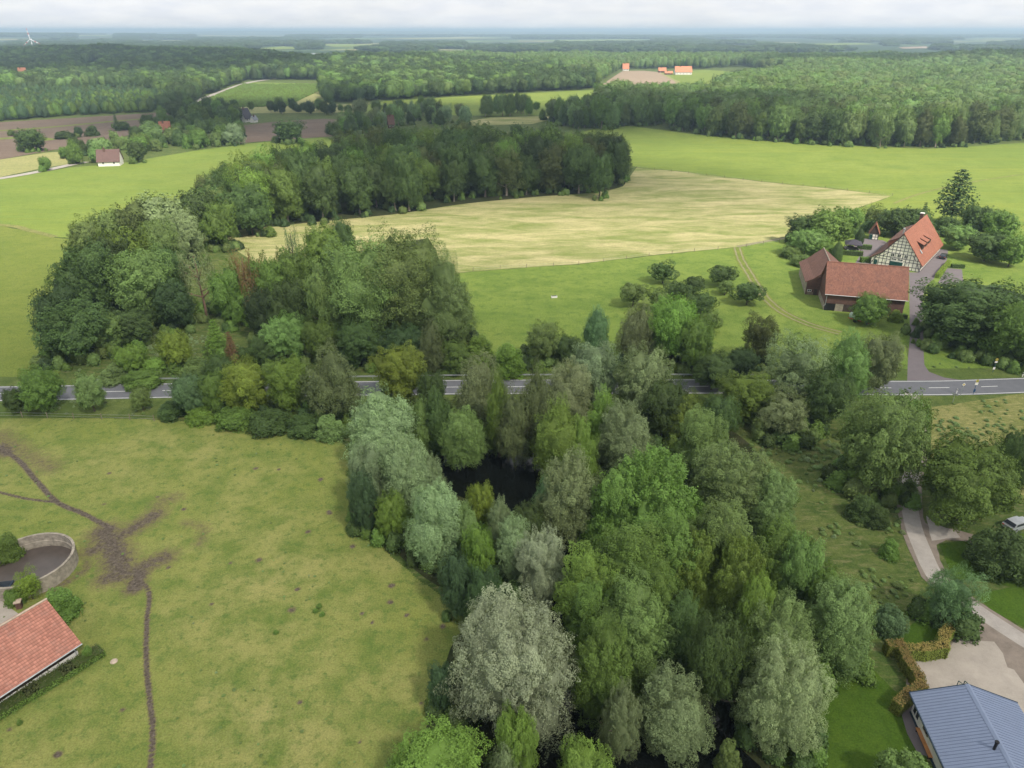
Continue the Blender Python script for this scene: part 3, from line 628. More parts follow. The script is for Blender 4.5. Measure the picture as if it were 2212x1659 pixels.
def trunk_mesh(kind, seed):
    R = random.Random(seed); mb = MB()
    top = {'spruce': .95, 'cedar': .97, 'pine': .9, 'sparse': .9, 'dead': .95}.get(kind, .72); r0 = {'spruce': .018, 'cedar': .022, 'pine': .012, 'dead': .014, 'birch': .014, 'bush': .012, 'apple': .03}.get(kind, .024)
    pts = []; x = y = 0
    for i in range(7):
        t = i / 6; pts.append((x, y, top * t - 0.02)); x += R.uniform(-.015, .015); y += R.uniform(-.015, .015)
    mb.tube(pts, [r0 * (1.35 if i == 0 else 1) * (1 - .82 * i / 6) for i in range(7)], 7)
    nb = {'spruce': 0, 'cedar': 6, 'pine': 6, 'dead': 30, 'sparse': 12, 'bush': 3}.get(kind, 9)
    for b in range(nb):
        t = R.uniform(.25 if kind != 'pine' else .6, .95 if kind in ('dead',) else .8) if kind not in ('apple', 'bush') else R.uniform(.15, .4)
        i = min(5, int(t * 6)); p = Vector(pts[i]).lerp(Vector(pts[i + 1]), t * 6 - i)
        a = R.uniform(0, 2 * pi); ln = R.uniform(.16, .36) * (0.5 if kind in ('dead', 'pine') else 1) * (1.15 - t * .6)
        up = R.uniform(.35, .95) if kind != 'dead' else R.uniform(-.1, .35)
        q1 = p + Vector((cos(a) * .5, sin(a) * .5, up * .4)) * ln; q2 = p + Vector((cos(a + .2), sin(a + .2), up)) * ln
        rr = r0 * (1 - .75 * t) * .6
        mb.tube([p, q1, q2], [rr, rr * .65, rr * .25], 5, False)
        if kind in ('dead', 'sparse', 'birch'):
            for s in range(3):
                a2 = a + R.uniform(-1, 1); e = q1 + Vector((cos(a2), sin(a2), up * .7)) * ln * .45; mb.tube([q1, e], [rr * .5, rr * .12], 4, False)
    me = bpy.data.meshes.new('trunk_' + kind); me.from_pydata(mb.v, [], mb.f); me.update(); return me

LIB = {}
# kind: (variants, leaves HD, leaf size HD)
SPEC = {'dome': (3, 40000, .0145), 'oak': (3, 30000, .017), 'ash': (3, 26000, .015), 'round': (3, 30000, .0175), 'cone': (3, 30000, .0155), 'willow': (3, 34000, .0140), 'silver': (2, 60000, .0096),
        'poplar': (2, 44000, .0115), 'birch': (3, 19000, .0135), 'bush': (2, 9000, .030), 'apple': (2, 9000, .028), 'column': (1, 7000, .028), 'spruce': (2, 9000, .024), 'cedar': (1, 9000, .024), 'sparse': (2, 5000, .019), 'pine': (1, 2500, .025)}
def lib(kind, lod, v):
    k = (kind, lod, v)
    if k not in LIB:
        nv, n, s = SPEC[kind]
        f = {0: (1.15, .90), 1: (0.60, 1.22), 2: (0.24, 2.0), 3: (0.08, 2.6)}[lod]
        LIB[k] = crown_mesh(kind, v * 13 + hash_k(kind), int(n * f[0]), s * f[1])
    return LIB[k]
def hash_k(s): return sum(ord(c) * (i + 1) for i, c in enumerate(s)) % 97
TLIB = {}
def tlib(kind, v):
    if (kind, v) not in TLIB: TLIB[(kind, v)] = trunk_mesh(kind, v * 5 + hash_k(kind))
    return TLIB[(kind, v)]

PAL = {'dk': (.058, .098, .034), 'dd': (.040, .072, .030), 'mg': (.088, .150, .038), 'br': (.112, .190, .044), 'yg': (.135, .190, .036), 'yo': (.100, .160, .034),
       'wl': (.172, .248, .145), 'sv': (.205, .245, .190), 'bg': (.090, .165, .085), 'bs': (.170, .250, .160), 'ol': (.105, .158, .056), 'cr': (.185, .232, .135),
       'bk': (.085, .115, .055), 'tn': (.130, .178, .100), 'ag': (.110, .180, .062), 'al': (.120, .195, .045), 'gy': (.135, .175, .095), 'rd': (.130, .085, .050), 'bn': (.070, .092, .034),
       'wg': (.122, .190, .078), 'dt': (.050, .095, .050)}
PAL = {k: tuple(min(.5, c * (1.40 if sum(v) > .45 else 1.55 if sum(v) > .22 else 1.38) * w_) for c, w_ in zip(v, (1.04, 1.0, .80))) for k, v in PAL.items()}
NM = {'oak': 'oak_tree', 'ash': 'ash_tree', 'round': 'broadleaf_tree', 'cone': 'alder_tree', 'dome': 'alder_tree', 'willow': 'willow_tree', 'silver': 'silver_willow_tree', 'poplar': 'poplar_tree',
      'birch': 'birch_tree', 'bush': 'shrub', 'apple': 'apple_tree', 'column': 'columnar_conifer', 'spruce': 'spruce_tree', 'cedar': 'cedar_tree', 'sparse': 'thin_tree', 'pine': 'pine_tree'}
CNT = [0]; TREES = []
def plant(kind, X, Y, Wm, Hm, col, label, group=None, lod=None, rz=None, z=0.0, bark='bark', trunk=True):
    CNT[0] += 1; R = random.Random(CNT[0] * 31 + 7); TREES.append((X, Y, Wm, kind))
    dist = sqrt(X * X + Y * Y + CAM_H ** 2)
    if lod is None: lod = 0 if dist < 165 and Hm > 6 else (1 if dist < 260 else 2)
    if kind in ('bush',) and Hm < 5 and lod == 0: lod = 1
    v = R.randrange(SPEC[kind][0]); rot = R.uniform(0, 2 * pi) if rz is None else rz
    t = thing(NM[kind], (X, Y, z), label, 'shrub' if kind == 'bush' else 'tree', rot, group)
    c = bpy.data.objects.new('crown' if kind != 'bush' else 'foliage', lib(kind, lod, v)); COL.objects.link(c); c.parent = t; c.scale = (Wm, Wm, Hm)
    k = R.uniform(.93, 1.07); c.color = (*[q * k for q in PAL[col]], 1)
    if trunk and kind != 'bush':
        me = tlib(kind, v)
        o = bpy.data.objects.new('trunk', me); COL.objects.link(o); o.parent = t; o.scale = (Hm * .8, Hm * .8, Hm)
        if not me.materials: me.materials.append(None)
        o.material_slots[0].link = 'OBJECT'; o.material_slots[0].material = M[bark]
    return t
def T(kind, x, y, w, H, col, label, group=None, **kw):
    """crown silhouette top touches the sight line through photo pixel (x, y)"""
    H = float(H); th = PITCH + atan((y - PCY) / FPX); p = at(x, y, H); zc, a = .55 * H, .45 * H
    for _ in range(3):
        zd = p.y * cp + (CAM_H - zc) * sp; Rm = w * zd / FPX / 2
        th = atan2(CAM_H - zc, p.y)
        if kind in ('round', 'oak', 'ash', 'bush', 'apple', 'dome'):
            s = sqrt((a * cos(th)) ** 2 + (Rm * (.6 if kind == 'dome' else 1) * sin(th)) ** 2); ze = zc + s / cos(th)
            ze = min(ze, CAM_H - 3)
        elif kind in ('willow', 'silver', 'poplar', 'birch', 'cone'):
            s = sqrt((a * cos(th)) ** 2 + (Rm * .45 * sin(th)) ** 2); ze = zc + s / cos(th)
        else: ze = H
        p = at(x, y, ze)
    zd = p.y * cp + (CAM_H - zc) * sp
    if kind in ('cone', 'willow', 'birch') and p.y < 125: w *= 1.12
    if kind == 'dome': w *= 1.38
    return plant(kind, p.x, p.y, w * zd / FPX, H, col, label, group, **kw)

# ---- rows: kind, x, top y, pixel width, height m, colour, label
ROWS = [
# pond rim, left side
('willow', 819, 850, 158, 14.5, 'wl', 'large pale green willow at the road end of the pond trees'),
('willow', 782, 952, 84, 13, 'bs', 'blue grey willow on the outer left edge of the pond trees'),
('willow', 866, 940, 118, 13.5, 'wl', 'grey green willow in front of the largest pale willow by the pond'),
('willow', 926, 978, 66, 9.5, 'wl', 'slim willow leaning over the left bank of the upper pond'),
('round', 842, 1062, 80, 8, 'yo', 'low yellowish green tree at the pasture edge under the willows'),
('round', 776, 1012, 74, 11, 'dt', 'dark green tree under the blue grey willow at the pasture edge'),
('willow', 935, 1043, 124, 12.8, 'wl', 'broad pale willow left of the small yellow maple on the bank'),
('willow', 1000, 1086, 72, 9, 'wg', 'yellowish willow directly below the small yellow maple'),
('round', 1035, 1040, 64, 8, 'yg', 'small yellow green maple standing against the black upper pond'),
('willow', 1080, 1076, 62, 8.5, 'wl', 'small rounded willow right below the upper pond'),
('round', 1140, 1080, 90, 9, 'dk', 'dark green tree at the lower right rim of the upper pond'),
('willow', 1112, 1120, 92, 10.2, 'wl', 'pale willow above the fine silver leaved tree'),
('silver', 1172, 1142, 132, 11, 'sv', 'smaller silver leaved tree between pond willows and dark gap'),
('round', 1035, 1132, 82, 9.5, 'yo', 'dark olive maple between two willows on the pasture side'),
('round', 985, 1190, 86, 10, 'dt', 'dark green bushy tree overhanging the pasture edge'),
('round', 1045, 1215, 90, 10, 'dd', 'very dark tree above the big silver willow'),
('willow', 1235, 975, 142, 14.7, 'gy', 'tall grey green willow right of the black upper pond'),
('willow', 1188, 1022, 62, 10, 'bg', 'narrow grey green willow against the right rim of the upper pond'),
('cone', 1213, 860, 118, 15.3, 'al', 'tall fresh green alder behind the upper pond'),
('cone', 1254, 902, 84, 12.7, 'al', 'shorter fresh green alder in front of the tall alder'),
('willow', 1355, 872, 128, 13.5, 'tn', 'tan green willow right of the fresh green alders'),
('cone', 1312, 838, 92, 14, 'al', 'green alder between the cream willow and the tan willow'),
('willow', 1232, 778, 106, 14, 'cr', 'cream coloured willow crown just below the country road'),
('birch', 1112, 838, 96, 14.2, 'bk', 'weeping dark birch above the upper pond'),
('cone', 1078, 797, 64, 16.5, 'br', 'narrow bright green poplar left of the weeping birch'),
('birch', 1160, 784, 92, 17.5, 'bk', 'grey green birch behind the weeping birch'),
('willow', 1000, 880, 98, 11.2, 'ol', 'olive willow hanging over the far bank of the upper pond'),
('cone', 946, 838, 76, 13, 'dk', 'dark green alder left of the olive willow'),
('cone', 903, 862, 62, 11, 'ag', 'mid green tree between the pale willow and the dark alder'),
('birch', 1032, 762, 116, 15, 'gy', 'grey green birch in front of the road above the olive willow'),
# pond, right side mass
('dome', 1415, 975, 200, 16, 'mg', 'highest broad alder of the big clump right of the ponds'),
('dome', 1335, 1008, 118, 14, 'mg', 'alder on the left shoulder of the big clump'),
('willow', 1597, 965, 178, 12.5, 'wg', 'pale green willow along the upper right edge of the big clump'),
('willow', 1682, 1018, 110, 11, 'wg', 'rounded willow at the right end of the big clump'),
('dome', 1527, 876, 112, 14, 'ag', 'single pointed alder standing above the pale willow edge'),
('dome', 1376, 1128, 165, 13.5, 'mg', 'alder in the middle of the big clump facing the dark gap'),
('dome', 1286, 1182, 130, 11.5, 'al', 'yellowish green alder at the left foot of the big clump'),
('dome', 1462, 1104, 135, 14, 'mg', 'alder below the highest alder of the big clump'),
('dome', 1562, 1075, 155, 15, 'ag', 'tall grey green alder in the centre right of the big clump'),
('dome', 1510, 1150, 125, 12.5, 'al', 'fresh green alder in the lower centre of the big clump'),
('dome', 1612, 1160, 120, 14, 'al', 'bright tipped alder in the lower right of the big clump'),
('dome', 1690, 1120, 110, 13, 'mg', 'alder on the right slope of the big clump'),
('round', 1742, 1142, 112, 13, 'ag', 'round tree at the right foot of the big clump by the rough meadow'),
('round', 1795, 1215, 96, 10, 'mg', 'low rounded tree at the rough meadow right of the clump'),
('dome', 1392, 1255, 150, 12.5, 'ol', 'olive green broad tree in the heart of the lower clump'),
('dome', 1290, 1250, 105, 10.5, 'mg', 'green alder behind the big silver willow'),
('dome', 1476, 1285, 110, 10.5, 'dk', 'dark green alder right of the olive weeping tree'),
('round', 1570, 1308, 140, 14, 'dk', 'dark rounded tree left of the two grey willows'),
('willow', 1695, 1285, 158, 11, 'wg', 'grey green willow above the pale lawn willow'),
('willow', 1836, 1252, 158, 12.5, 'wg', 'tall grey willow beside the orange topped hedge'),
('silver', 1717, 1392, 206, 13, 'cr', 'round pale willow standing alone on the lower lawn'),
('willow', 1465, 1462, 166, 9.3, 'tn', 'pale olive willow hanging over the lower pond'),
('willow', 1352, 1478, 92, 10, 'tn', 'small pale olive willow left of the lower pond'),
('silver', 1113, 1266, 322, 17, 'sv', 'huge silver grey willow in the lower centre'),
('dome', 1312, 1350, 128, 11.5, 'mg', 'green alder on the right of the huge silver willow'),
('round', 933, 1535, 236, 8, 'br', 'bright green round tree at the lower edge of the pasture'),
('round', 1118, 1520, 96, 10, 'al', 'fresh green small tree under the huge silver willow'),
('birch', 1093, 1605, 78, 7, 'tn', 'small weeping birch with pale twigs at the bottom edge', None, dict(bark='bark_pale')),
('round', 1268, 1588, 142, 8, 'al', 'light green tree by the dark water at the bottom edge'),
('round', 955, 1425, 78, 7, 'dt', 'dark blue green tree left of the huge silver willow'),
('bush', 1583, 1588, 66, 4, 'ol', 'small round bush at the rim of the lower pond'),
('bush', 1978, 1600, 128, 5, 'ag', 'leafy bush in front of the blue roof at the bottom edge'),
('dome', 1420, 1215, 110, 13, 'mg', 'mid green alder in the lower heart of the big clump'),
('round', 1650, 1235, 90, 13, 'al', 'bright leaved tree between the clump and the grey willows'),
# right side
('round', 1940, 838, 200, 17, 'ag', 'large ash tree with grey green leaves over the lane'),
('round', 1978, 848, 86, 12, 'ag', 'green tree leaning against the right side of the large ash'),
('round', 2128, 938, 226, 13, 'mg', 'dark spreading walnut tree right of the lane'),
('round', 2218, 925, 84, 12, 'dk', 'dark tree at the right picture edge beside the walnut'),
('bush', 2190, 1128, 140, 6, 'dk', 'dark bush at the right picture edge above the lawn'),
('ash', 2082, 1212, 118, 9, 'bg', 'small tree with bare leaning trunk beside the lane'),
('bush', 1935, 1300, 80, 3.5, 'bg', 'bush on the rough meadow above the orange topped hedge'),
('bush', 1905, 1085, 66, 3.2, 'dk', 'low dark bush under the large ash left of the lane'),
('bush', 1930, 1160, 52, 2.6, 'mg', 'pale flowered bush left of the lane bend'),
('bush', 1875, 1060, 80, 4, 'dk', 'dark shrub at the foot of the large ash'),
# south side of the road
('round', 70, 790, 98, 9, 'mg', 'dark green roadside tree at the far left of the road'),
('round', 180, 804, 66, 8, 'wg', 'pale fresh green roadside tree in front of the road'),
('round', 297, 834, 48, 5, 'ol', 'small olive roadside tree by the road left of the dense row'),
('round', 400, 803, 84, 9, 'bg', 'blue green round tree at the left end of the dense roadside row'),
('round', 518, 773, 116, 11, 'yg', 'yellow green maple in the roadside row'),
('round', 612, 768, 104, 11, 'yo', 'darker yellow green maple right of the brightest roadside maple'),
('birch', 705, 741, 134, 15, 'bk', 'grey brown weeping birch in the roadside row'),
('round', 860, 740, 118, 12, 'yg', 'yellow green maple between birch and pale pond willow'),
('bush', 365, 862, 62, 3.2, 'dk', 'low dark bush at the left end of the pasture hedge'),
('bush', 425, 868, 80, 3, 'yo', 'low olive bush under the blue green roadside tree'),
('bush', 500, 872, 90, 3.5, 'mg', 'low bush under the bright roadside maple'),
('bush', 575, 878, 100, 3.6, 'dk', 'low dark bush under the darker roadside maple'),
('bush', 650, 890, 80, 3.4, 'dk', 'low dark bush left of the yellowish round shrub'),
('bush', 708, 890, 84, 4.2, 'wg', 'yellowish round shrub at the corner of the pasture hedge'),
('round', 928, 800, 70, 9, 'dk', 'dark green tree beside the road left of the grey birch'),
('round', 455, 800, 70, 9, 'mg', 'mid green tree behind the blue green roadside tree'),
('round', 20, 838, 50, 5, 'dk', 'small dark tree at the left picture edge by the road'),
# north side of the road
('bush', 1035, 722, 90, 7, 'yo', 'olive shrub on the far road bank right of the poplars'),
('bush', 1100, 738, 90, 7, 'yo', 'olive green shrub in the middle of the far road bank'),
('ash', 1172, 686, 104, 10, 'ol', 'thin crowned maple on the far road bank'),
('round', 1232, 722, 70, 7, 'dk', 'small dark tree behind the cream willow'),
('cone', 1292, 660, 68, 12, 'bg', 'blue green pointed tree before the cattle pasture'),
('birch', 1382, 648, 92, 15, 'gy', 'grey drooping birch left of the bright green ash'),
('round', 1462, 634, 122, 16, 'br', 'bright green ash at the edge of the cattle pasture'),
('round', 1512, 680, 84, 13, 'mg', 'dark green tree right of the bright green ash'),
('round', 1287, 733, 126, 14, 'bs', 'blue green rounded ash by the country road'),
('round', 1395, 748, 132, 15, 'gy', 'grey green tree in front of the bright green ash'),
('round', 1548, 758, 100, 8, 'dk', 'dark shrubby tree behind the right stretch of road'),
('ash', 1652, 670, 88, 12, 'bn', 'brownish dark tree below the orchard'),
('round', 1608, 748, 80, 7, 'dd', 'very dark low tree left of the mottled pale tree'),
('ash', 1735, 713, 158, 15, 'tn', 'pale mottled tree with bare twigs by the road'),
('cone', 1850, 710, 106, 15, 'ag', 'green ash left of the farm driveway'),
('round', 1915, 716, 98, 13, 'gy', 'grey green tree touching the farm driveway'),
('round', 1625, 800, 130, 9, 'yo', 'olive green tree on the near road bank'),
('ash', 1712, 838, 130, 9, 'gy', 'twiggy grey tree on the near road bank'),
('round', 1800, 800, 110, 11, 'dk', 'dark green tree on the near road bank below the green ash'),
('round', 1478, 842, 100, 9, 'yo', 'yellow tipped dark tree right of the tan willow'),
('round', 1560, 850, 90, 8, 'dk', 'dark low tree behind the pointed alder'),
('round', 1440, 810, 110, 12, 'dk', 'dark tree by the road above the tan willow'),
('round', 2124, 592, 244, 15, 'dk', 'huge dark beech right of the farm driveway'),
('round', 2215, 640, 150, 14, 'mg', 'green beech at the right picture edge behind the road'),
# farm garden
('round', 1889, 632, 84, 8, 'mg', 'bushy green tree in front of the big barn'),
('bush', 1940, 668, 36, 3, 'yg', 'yellow green bush at the right corner of the big barn'),
('round', 1745, 462, 78, 10, 'dk', 'dark tree at the left end of the farm garden'),
('round', 1800, 450, 104, 13, 'mg', 'highest broad tree in the left farm garden'),
('round', 1748, 492, 80, 9, 'ag', 'grey green tree below the left end of the farm garden'),
('round', 1778, 512, 64, 7, 'mg', 'small green tree behind the brown barn'),
('bush', 1712, 528, 50, 4, 'ag', 'bush left of the brown roofed barn'),
('bush', 1735, 548, 50, 3.4, 'ag', 'low bush at the back corner of the brown roofed barn'),
('round', 1836, 446, 70, 10, 'mg', 'green tree behind the little half timbered shed'),
('ash', 1893, 440, 56, 9, 'ol', 'thin crowned tree behind the orange shed roof'),
('round', 1948, 447, 84, 10, 'dk', 'dark tree left of the farmhouse chimney'),
('round', 1985, 448, 86, 10, 'dk', 'dark tree behind the farmhouse ridge'),
('spruce', 2002, 436, 34, 9, 'dd', 'small dark spruce tip behind the farmhouse'),
('column', 1862, 492, 20, 6.0, 'dd', 'dark clipped conifer before the little shed'),
('column', 1814, 520, 26, 7.5, 'dk', 'dark columnar conifer behind the brown roofed barn'),
('bush', 1790, 532, 36, 3.5, 'wg', 'pale green shrub behind the ridge of the brown barn'),
('cedar', 2083, 366, 96, 20, 'dd', 'tall dark open cedar behind the farmhouse'),
('round', 2120, 440, 70, 10, 'dk', 'dark tree right of the tall cedar'),
('round', 2175, 455, 80, 10, 'mg', 'mid green tree at the right edge behind the farm'),
('round', 2080, 485, 70, 8, 'ag', 'light green tree below the tall cedar'),
('round', 2145, 500, 90, 9, 'dk', 'dark green tree between car and right picture edge'),
('round', 2200, 505, 70, 10, 'mg', 'tree on the right picture edge above the huge beech'),
('round', 2050, 465, 60, 7, 'dk', 'dark low tree between farmhouse roof and cedar'),
# orchard
('apple', 1436, 562, 69, 6.5, 'dk', 'topmost apple tree of the left orchard group'),
('apple', 1371, 608, 74, 6.5, 'ol', 'leftmost apple tree in the cattle pasture'),
('apple', 1565, 570, 74, 6.2, 'dk', 'apple tree furthest up beside the farm track'),
('apple', 1570, 603, 40, 4.4, 'ol', 'small slim apple tree beside the farm track'),
('apple', 1621, 606, 81, 6.2, 'dk', 'rightmost apple tree with visible trunk'),
('apple', 1502, 594, 58, 5.9, 'dk', 'apple tree right below the topmost one'),
('apple', 1468, 606, 67, 5.9, 'dk', 'apple tree in the middle of the orchard group'),
('apple', 1520, 625, 74, 6.5, 'dk', 'apple tree right behind the bright green ash'),
('apple', 1425, 622, 56, 5.9, 'ol', 'apple tree left behind the bright green ash'),
('apple', 1540, 668, 49, 5.9, 'ol', 'lowest apple tree beside the dark pasture trees'),
# left wood
('oak', 165, 520, 150, 20, 'dk', 'dark ragged oak on the left flank of the left wood'),
('oak', 112, 600, 112, 18, 'dd', 'darkest oak at the outer left edge of the left wood'),
('oak', 237, 500, 130, 20, 'dk', 'dark oak in the left wood behind the light green maple'),
('round', 283, 532, 148, 19, 'ag', 'light green maple standing out of the left wood'),
('round', 215, 668, 84, 10, 'ag', 'lower light green tree at the foot of the left wood'),
('round', 135, 635, 168, 14, 'dk', 'broad dark green tree at the lower left of the left wood'),
('oak', 275, 488, 132, 20, 'yo', 'yellow olive oak behind the light green maple'),
('round', 175, 468, 88, 16, 'ol', 'grey olive tree at the top left corner of the left wood'),
('round', 228, 448, 74, 16, 'ol', 'olive tree on the upper rim of the left wood'),
('round', 330, 418, 118, 18, 'gy', 'grey green tree on the upper rim of the left wood'),
('oak', 275, 430, 90, 18, 'bn', 'brownish tree on the upper rim of the left wood'),
('round', 420, 408, 90, 17, 'dk', 'dark tree where the left wood meets the dark belt'),
('round', 448, 398, 84, 17, 'dk', 'dark tree filling the gap between left wood and long dark wood'),
('oak', 462, 432, 84, 16, 'mg', 'green tree standing at the left tip of the hayfield'),
('round', 385, 450, 90, 17, 'gy', 'grey green tree beside the end of the hayfield'),
('round', 330, 470, 90, 17, 'ol', 'olive tree with dead branches in the left wood'),
('sparse', 415, 532, 96, 18, 'gy', 'thin pine like tree with long bare trunk in the wood gap', None, dict(bark='bark_red')),
('sparse', 516, 536, 56, 19, 'rd', 'dead rusty brown spruce with bare trunk in the wood gap', None, dict(bark='bark_red')),
('sparse', 535, 560, 60, 17, 'rd', 'second dying brown spruce with ivy right of the rusty one', None, dict(bark='bark_red')),
('spruce', 457, 688, 76, 9, 'yo', 'small green spruce in the clearing of the left wood'),
('spruce', 492, 716, 46, 7, 'rd', 'small brown dying spruce in the clearing'),
('round', 275, 742, 70, 7, 'yo', 'young olive green tree on the clearing by the road'),
('round', 365, 712, 74, 9, 'yg', 'young yellow green tree on the clearing'),
('round', 330, 770, 50, 4, 'al', 'small light green tree on the clearing by the guard rail'),
('bush', 240, 780, 80, 3.5, 'wg', 'pale shrub on the road bank below the broad dark tree'),
('bush', 300, 792, 90, 3, 'mg', 'low shrub on the road bank in the middle of the clearing'),
('bush', 420, 770, 90, 5, 'ag', 'shrub left of the bright roadside maple across the road'),
('round', 470, 765, 80, 8, 'dk', 'dark tree behind the bright roadside maple'),
('oak', 485, 568, 90, 16, 'mg', 'green tree behind the rusty spruce'),
('round', 570, 552, 90, 17, 'mg', 'mid green tree right of the rusty spruce'),
('round', 628, 530, 110, 18, 'mg', 'mid green tree left of the great poplars'),
('round', 690, 485, 96, 16, 'br', 'bright green tree at the hayfield edge behind the poplars'),
('sparse', 625, 486, 34, 18, 'bg', 'thin little pine top against the hayfield'),
('round', 735, 472, 62, 16, 'dk', 'dark round tree at the corner of the hayfield'),
('oak', 610, 600, 100, 15, 'dk', 'dark tree in the wood gap left of the poplars'),
('poplar', 866, 490, 235, 26, 'ol', 'tallest great poplar over the road'),
('poplar', 768, 510, 195, 25, 'ol', 'left great poplar in the row over the road'),
('poplar', 962, 545, 150, 22, 'wg', 'right great poplar with gaps showing the pasture'),
('round', 700, 560, 100, 20, 'ol', 'olive tree leaning on the left great poplar'),
('round', 605, 678, 106, 11, 'ag', 'green tree in the clearing left of the poplars'),
('round', 685, 688, 80, 10, 'mg', 'green tree at the foot of the left poplar'),
('round', 770, 690, 110, 10, 'dk', 'dark tree at the foot of the great poplars'),
('round', 870, 700, 110, 9, 'dd', 'very dark tree under the tallest poplar'),
('birch', 930, 690, 80, 12, 'bk', 'brownish drooping birch under the right poplar'),
('round', 985, 735, 80, 7, 'mg', 'small green tree on the road bank under the right poplar'),
('round', 560, 720, 70, 8, 'dk', 'dark small tree above the bright roadside maple'),
('oak', 352, 520, 80, 17, 'dk', 'dark tree right of the light green maple'),
('round', 360, 600, 90, 13, 'dd', 'very dark understorey tree right of the light green maple'),
('round', 560, 620, 80, 13, 'dd', 'very dark understorey tree right of the dead spruces'),
('round', 270, 660, 110, 9, 'dk', 'dark bushy tree below the light green maple'),
# middle distance single trees
('round', 58, 277, 66, 13, 'dk', 'lone round dark tree in the left ploughed field'),
('round', 620, 258, 70, 14, 'dk', 'pair crowned dark oak in the centre ploughed field'),
('round', 93, 338, 28, 7, 'mg', 'small roadside tree by the pale lane'),
('spruce', 245, 242, 20, 11, 'dk', 'pointed conifer in the left ploughed field'),
('bush', 262, 262, 36, 6, 'dk', 'round bushes beside the pointed conifer'),
('bush', 135, 282, 42, 5, 'dk', 'long dark bush in the left ploughed field'),
('round', 166, 273, 20, 7, 'dd', 'small dark tree in the left ploughed field'),
('bush', 195, 270, 34, 7, 'dk', 'rounded bush in the left ploughed field'),
('bush', 22, 280, 16, 4, 'ol', 'tiny bush at the left picture edge field'),
('round', 750, 250, 46, 12, 'br', 'bright green round tree at the head of the left meadow'),
('round', 718, 262, 36, 11, 'dk', 'dark tree left of the bright round tree'),
('willow', 318, 262, 62, 13, 'wg', 'pale grey willow in the hamlet trees'),
('willow', 500, 266, 52, 13, 'bs', 'grey green willow at the right end of the hamlet trees'),
('round', 372, 216, 48, 14, 'dk', 'high dark tree behind the red roofed hamlet house'),
('cone', 345, 226, 30, 14, 'mg', 'pointed tree left above the red roofed hamlet house'),
('round', 430, 237, 40, 12, 'al', 'yellow green tree in the upper hamlet'),
('round', 214, 298, 44, 11, 'wg', 'yellow green lime tree above the white cottage'),
('cone', 152, 300, 40, 13, 'mg', 'tall green tree left of the white cottage'),
('bush', 236, 338, 26, 4, 'mg', 'bush before the wall of the white cottage'),
('round', 203, 318, 34, 8, 'ag', 'tree at the left end of the white cottage'),
('round', 290, 305, 44, 11, 'dk', 'dark tree touching the right end of the white cottage'),
('round', 776, 213, 36, 14, 'gy', 'grey green tree at the left end of the long far meadow'),
('round', 812, 216, 26, 10, 'mg', 'small green tree on the left of the long far meadow'),
('round', 1159, 219, 18, 8, 'mg', 'small tree right of the hornbeam row'),
('round', 1183, 222, 13, 5, 'mg', 'tiny tree on the sunny field right of the hornbeam row'),
('cone', 1172, 234, 18, 9, 'mg', 'slim tree beside the pale mown field'),
]
for r in ROWS:
    kw = r[8] if len(r) > 8 else {}; T(*r[:7], r[7] if len(r) > 7 else None, **kw)

# ---- groups of look-alike trees placed on the ground inside outlines
CN = {'dk': 'dark green', 'bn': 'brownish', 'mg': 'mid green', 'dd': 'very dark', 'yo': 'olive yellow', 'ol': 'olive green', 'wg': 'pale green', 'ag': 'fresh green', 'bs': 'blue grey', 'gy': 'grey green'}
KN = {'oak': 'oak', 'round': 'tree', 'ash': 'thin tree', 'cone': 'upright tree', 'willow': 'willow', 'bush': 'bush'}
def grove(poly, spacing, seed, kinds, H, Wr, cols, label, group, holes=(), lod=None, zones=('',), rows=('front', 'middle', 'rear')):
    P = scatter(poly, spacing, seed, holes); R = random.Random(seed); P = P[np.argsort(P[:, 1])]
    az = P[:, 0] / P[:, 1]; za = np.argsort(np.argsort(az)) * len(zones) // len(P)
    for i, (x, y) in enumerate(P):
        k = R.choice(kinds); h = R.uniform(*H); w = h * R.uniform(*Wr); c = R.choice(cols)
        nearb = (np.abs(az - az[i]) < .03); rk = (P[nearb, 1] < y).mean(); row = rows[min(len(rows) - 1, int(rk * len(rows)))]
        plant(k, float(x), float(y), w, h, c, label.format(c=CN[c], k=KN[k], r=row, z=zones[za[i]]), group, lod=lod, bark='bark_pale')
belt = D((455, 500), (560, 492), (700, 478), (860, 462), (1000, 441), (1150, 426), (1290, 415), (1350, 398), (1320, 372), (1240, 360), (1100, 350), (950, 352), (820, 365), (740, 385), (640, 420), (540, 445), (450, 462))
grove(belt, 11.0, 11, ['oak', 'oak', 'round', 'ash'], (17, 23), (.62, .86), ['dk', 'dk', 'bn', 'dk', 'mg', 'dd', 'yo'],
      '{c} {k}, {r} of the long wood, {z}', 'oaks of the long dark wood behind the hayfield', lod=1, zones=('at its left end', 'left of the slim bright tree', 'behind the slim bright tree', 'right of the slim bright tree', 'above the middle hayfield', 'near its right tip'))
T('cone', 905, 338, 44, 18, 'br', 'slim bright green tree on the front of the long dark wood', lod=1)
T('oak', 1332, 300, 78, 20, 'dk', 'rounded oak at the right tip of the long dark wood', lod=1)
T('oak', 1300, 330, 60, 19, 'dk', 'oak next to the right tip of the long dark wood', lod=1)
T('oak', 478, 352, 56, 18, 'dk', 'dark oak on the left shoulder of the long wood', lod=1)
T('round', 435, 378, 60, 18, 'bn', 'brown green tree left of the long dark wood', lod=1)
T('oak', 560, 362, 100, 19, 'bn', 'brownish oak on the left front of the long wood', lod=1)
T('round', 528, 395, 100, 18, 'dk', 'dark oak above the left tip of the hayfield', lod=1)
T('round', 458, 400, 70, 17, 'ol', 'olive tree left of the hayfield tip', lod=1)
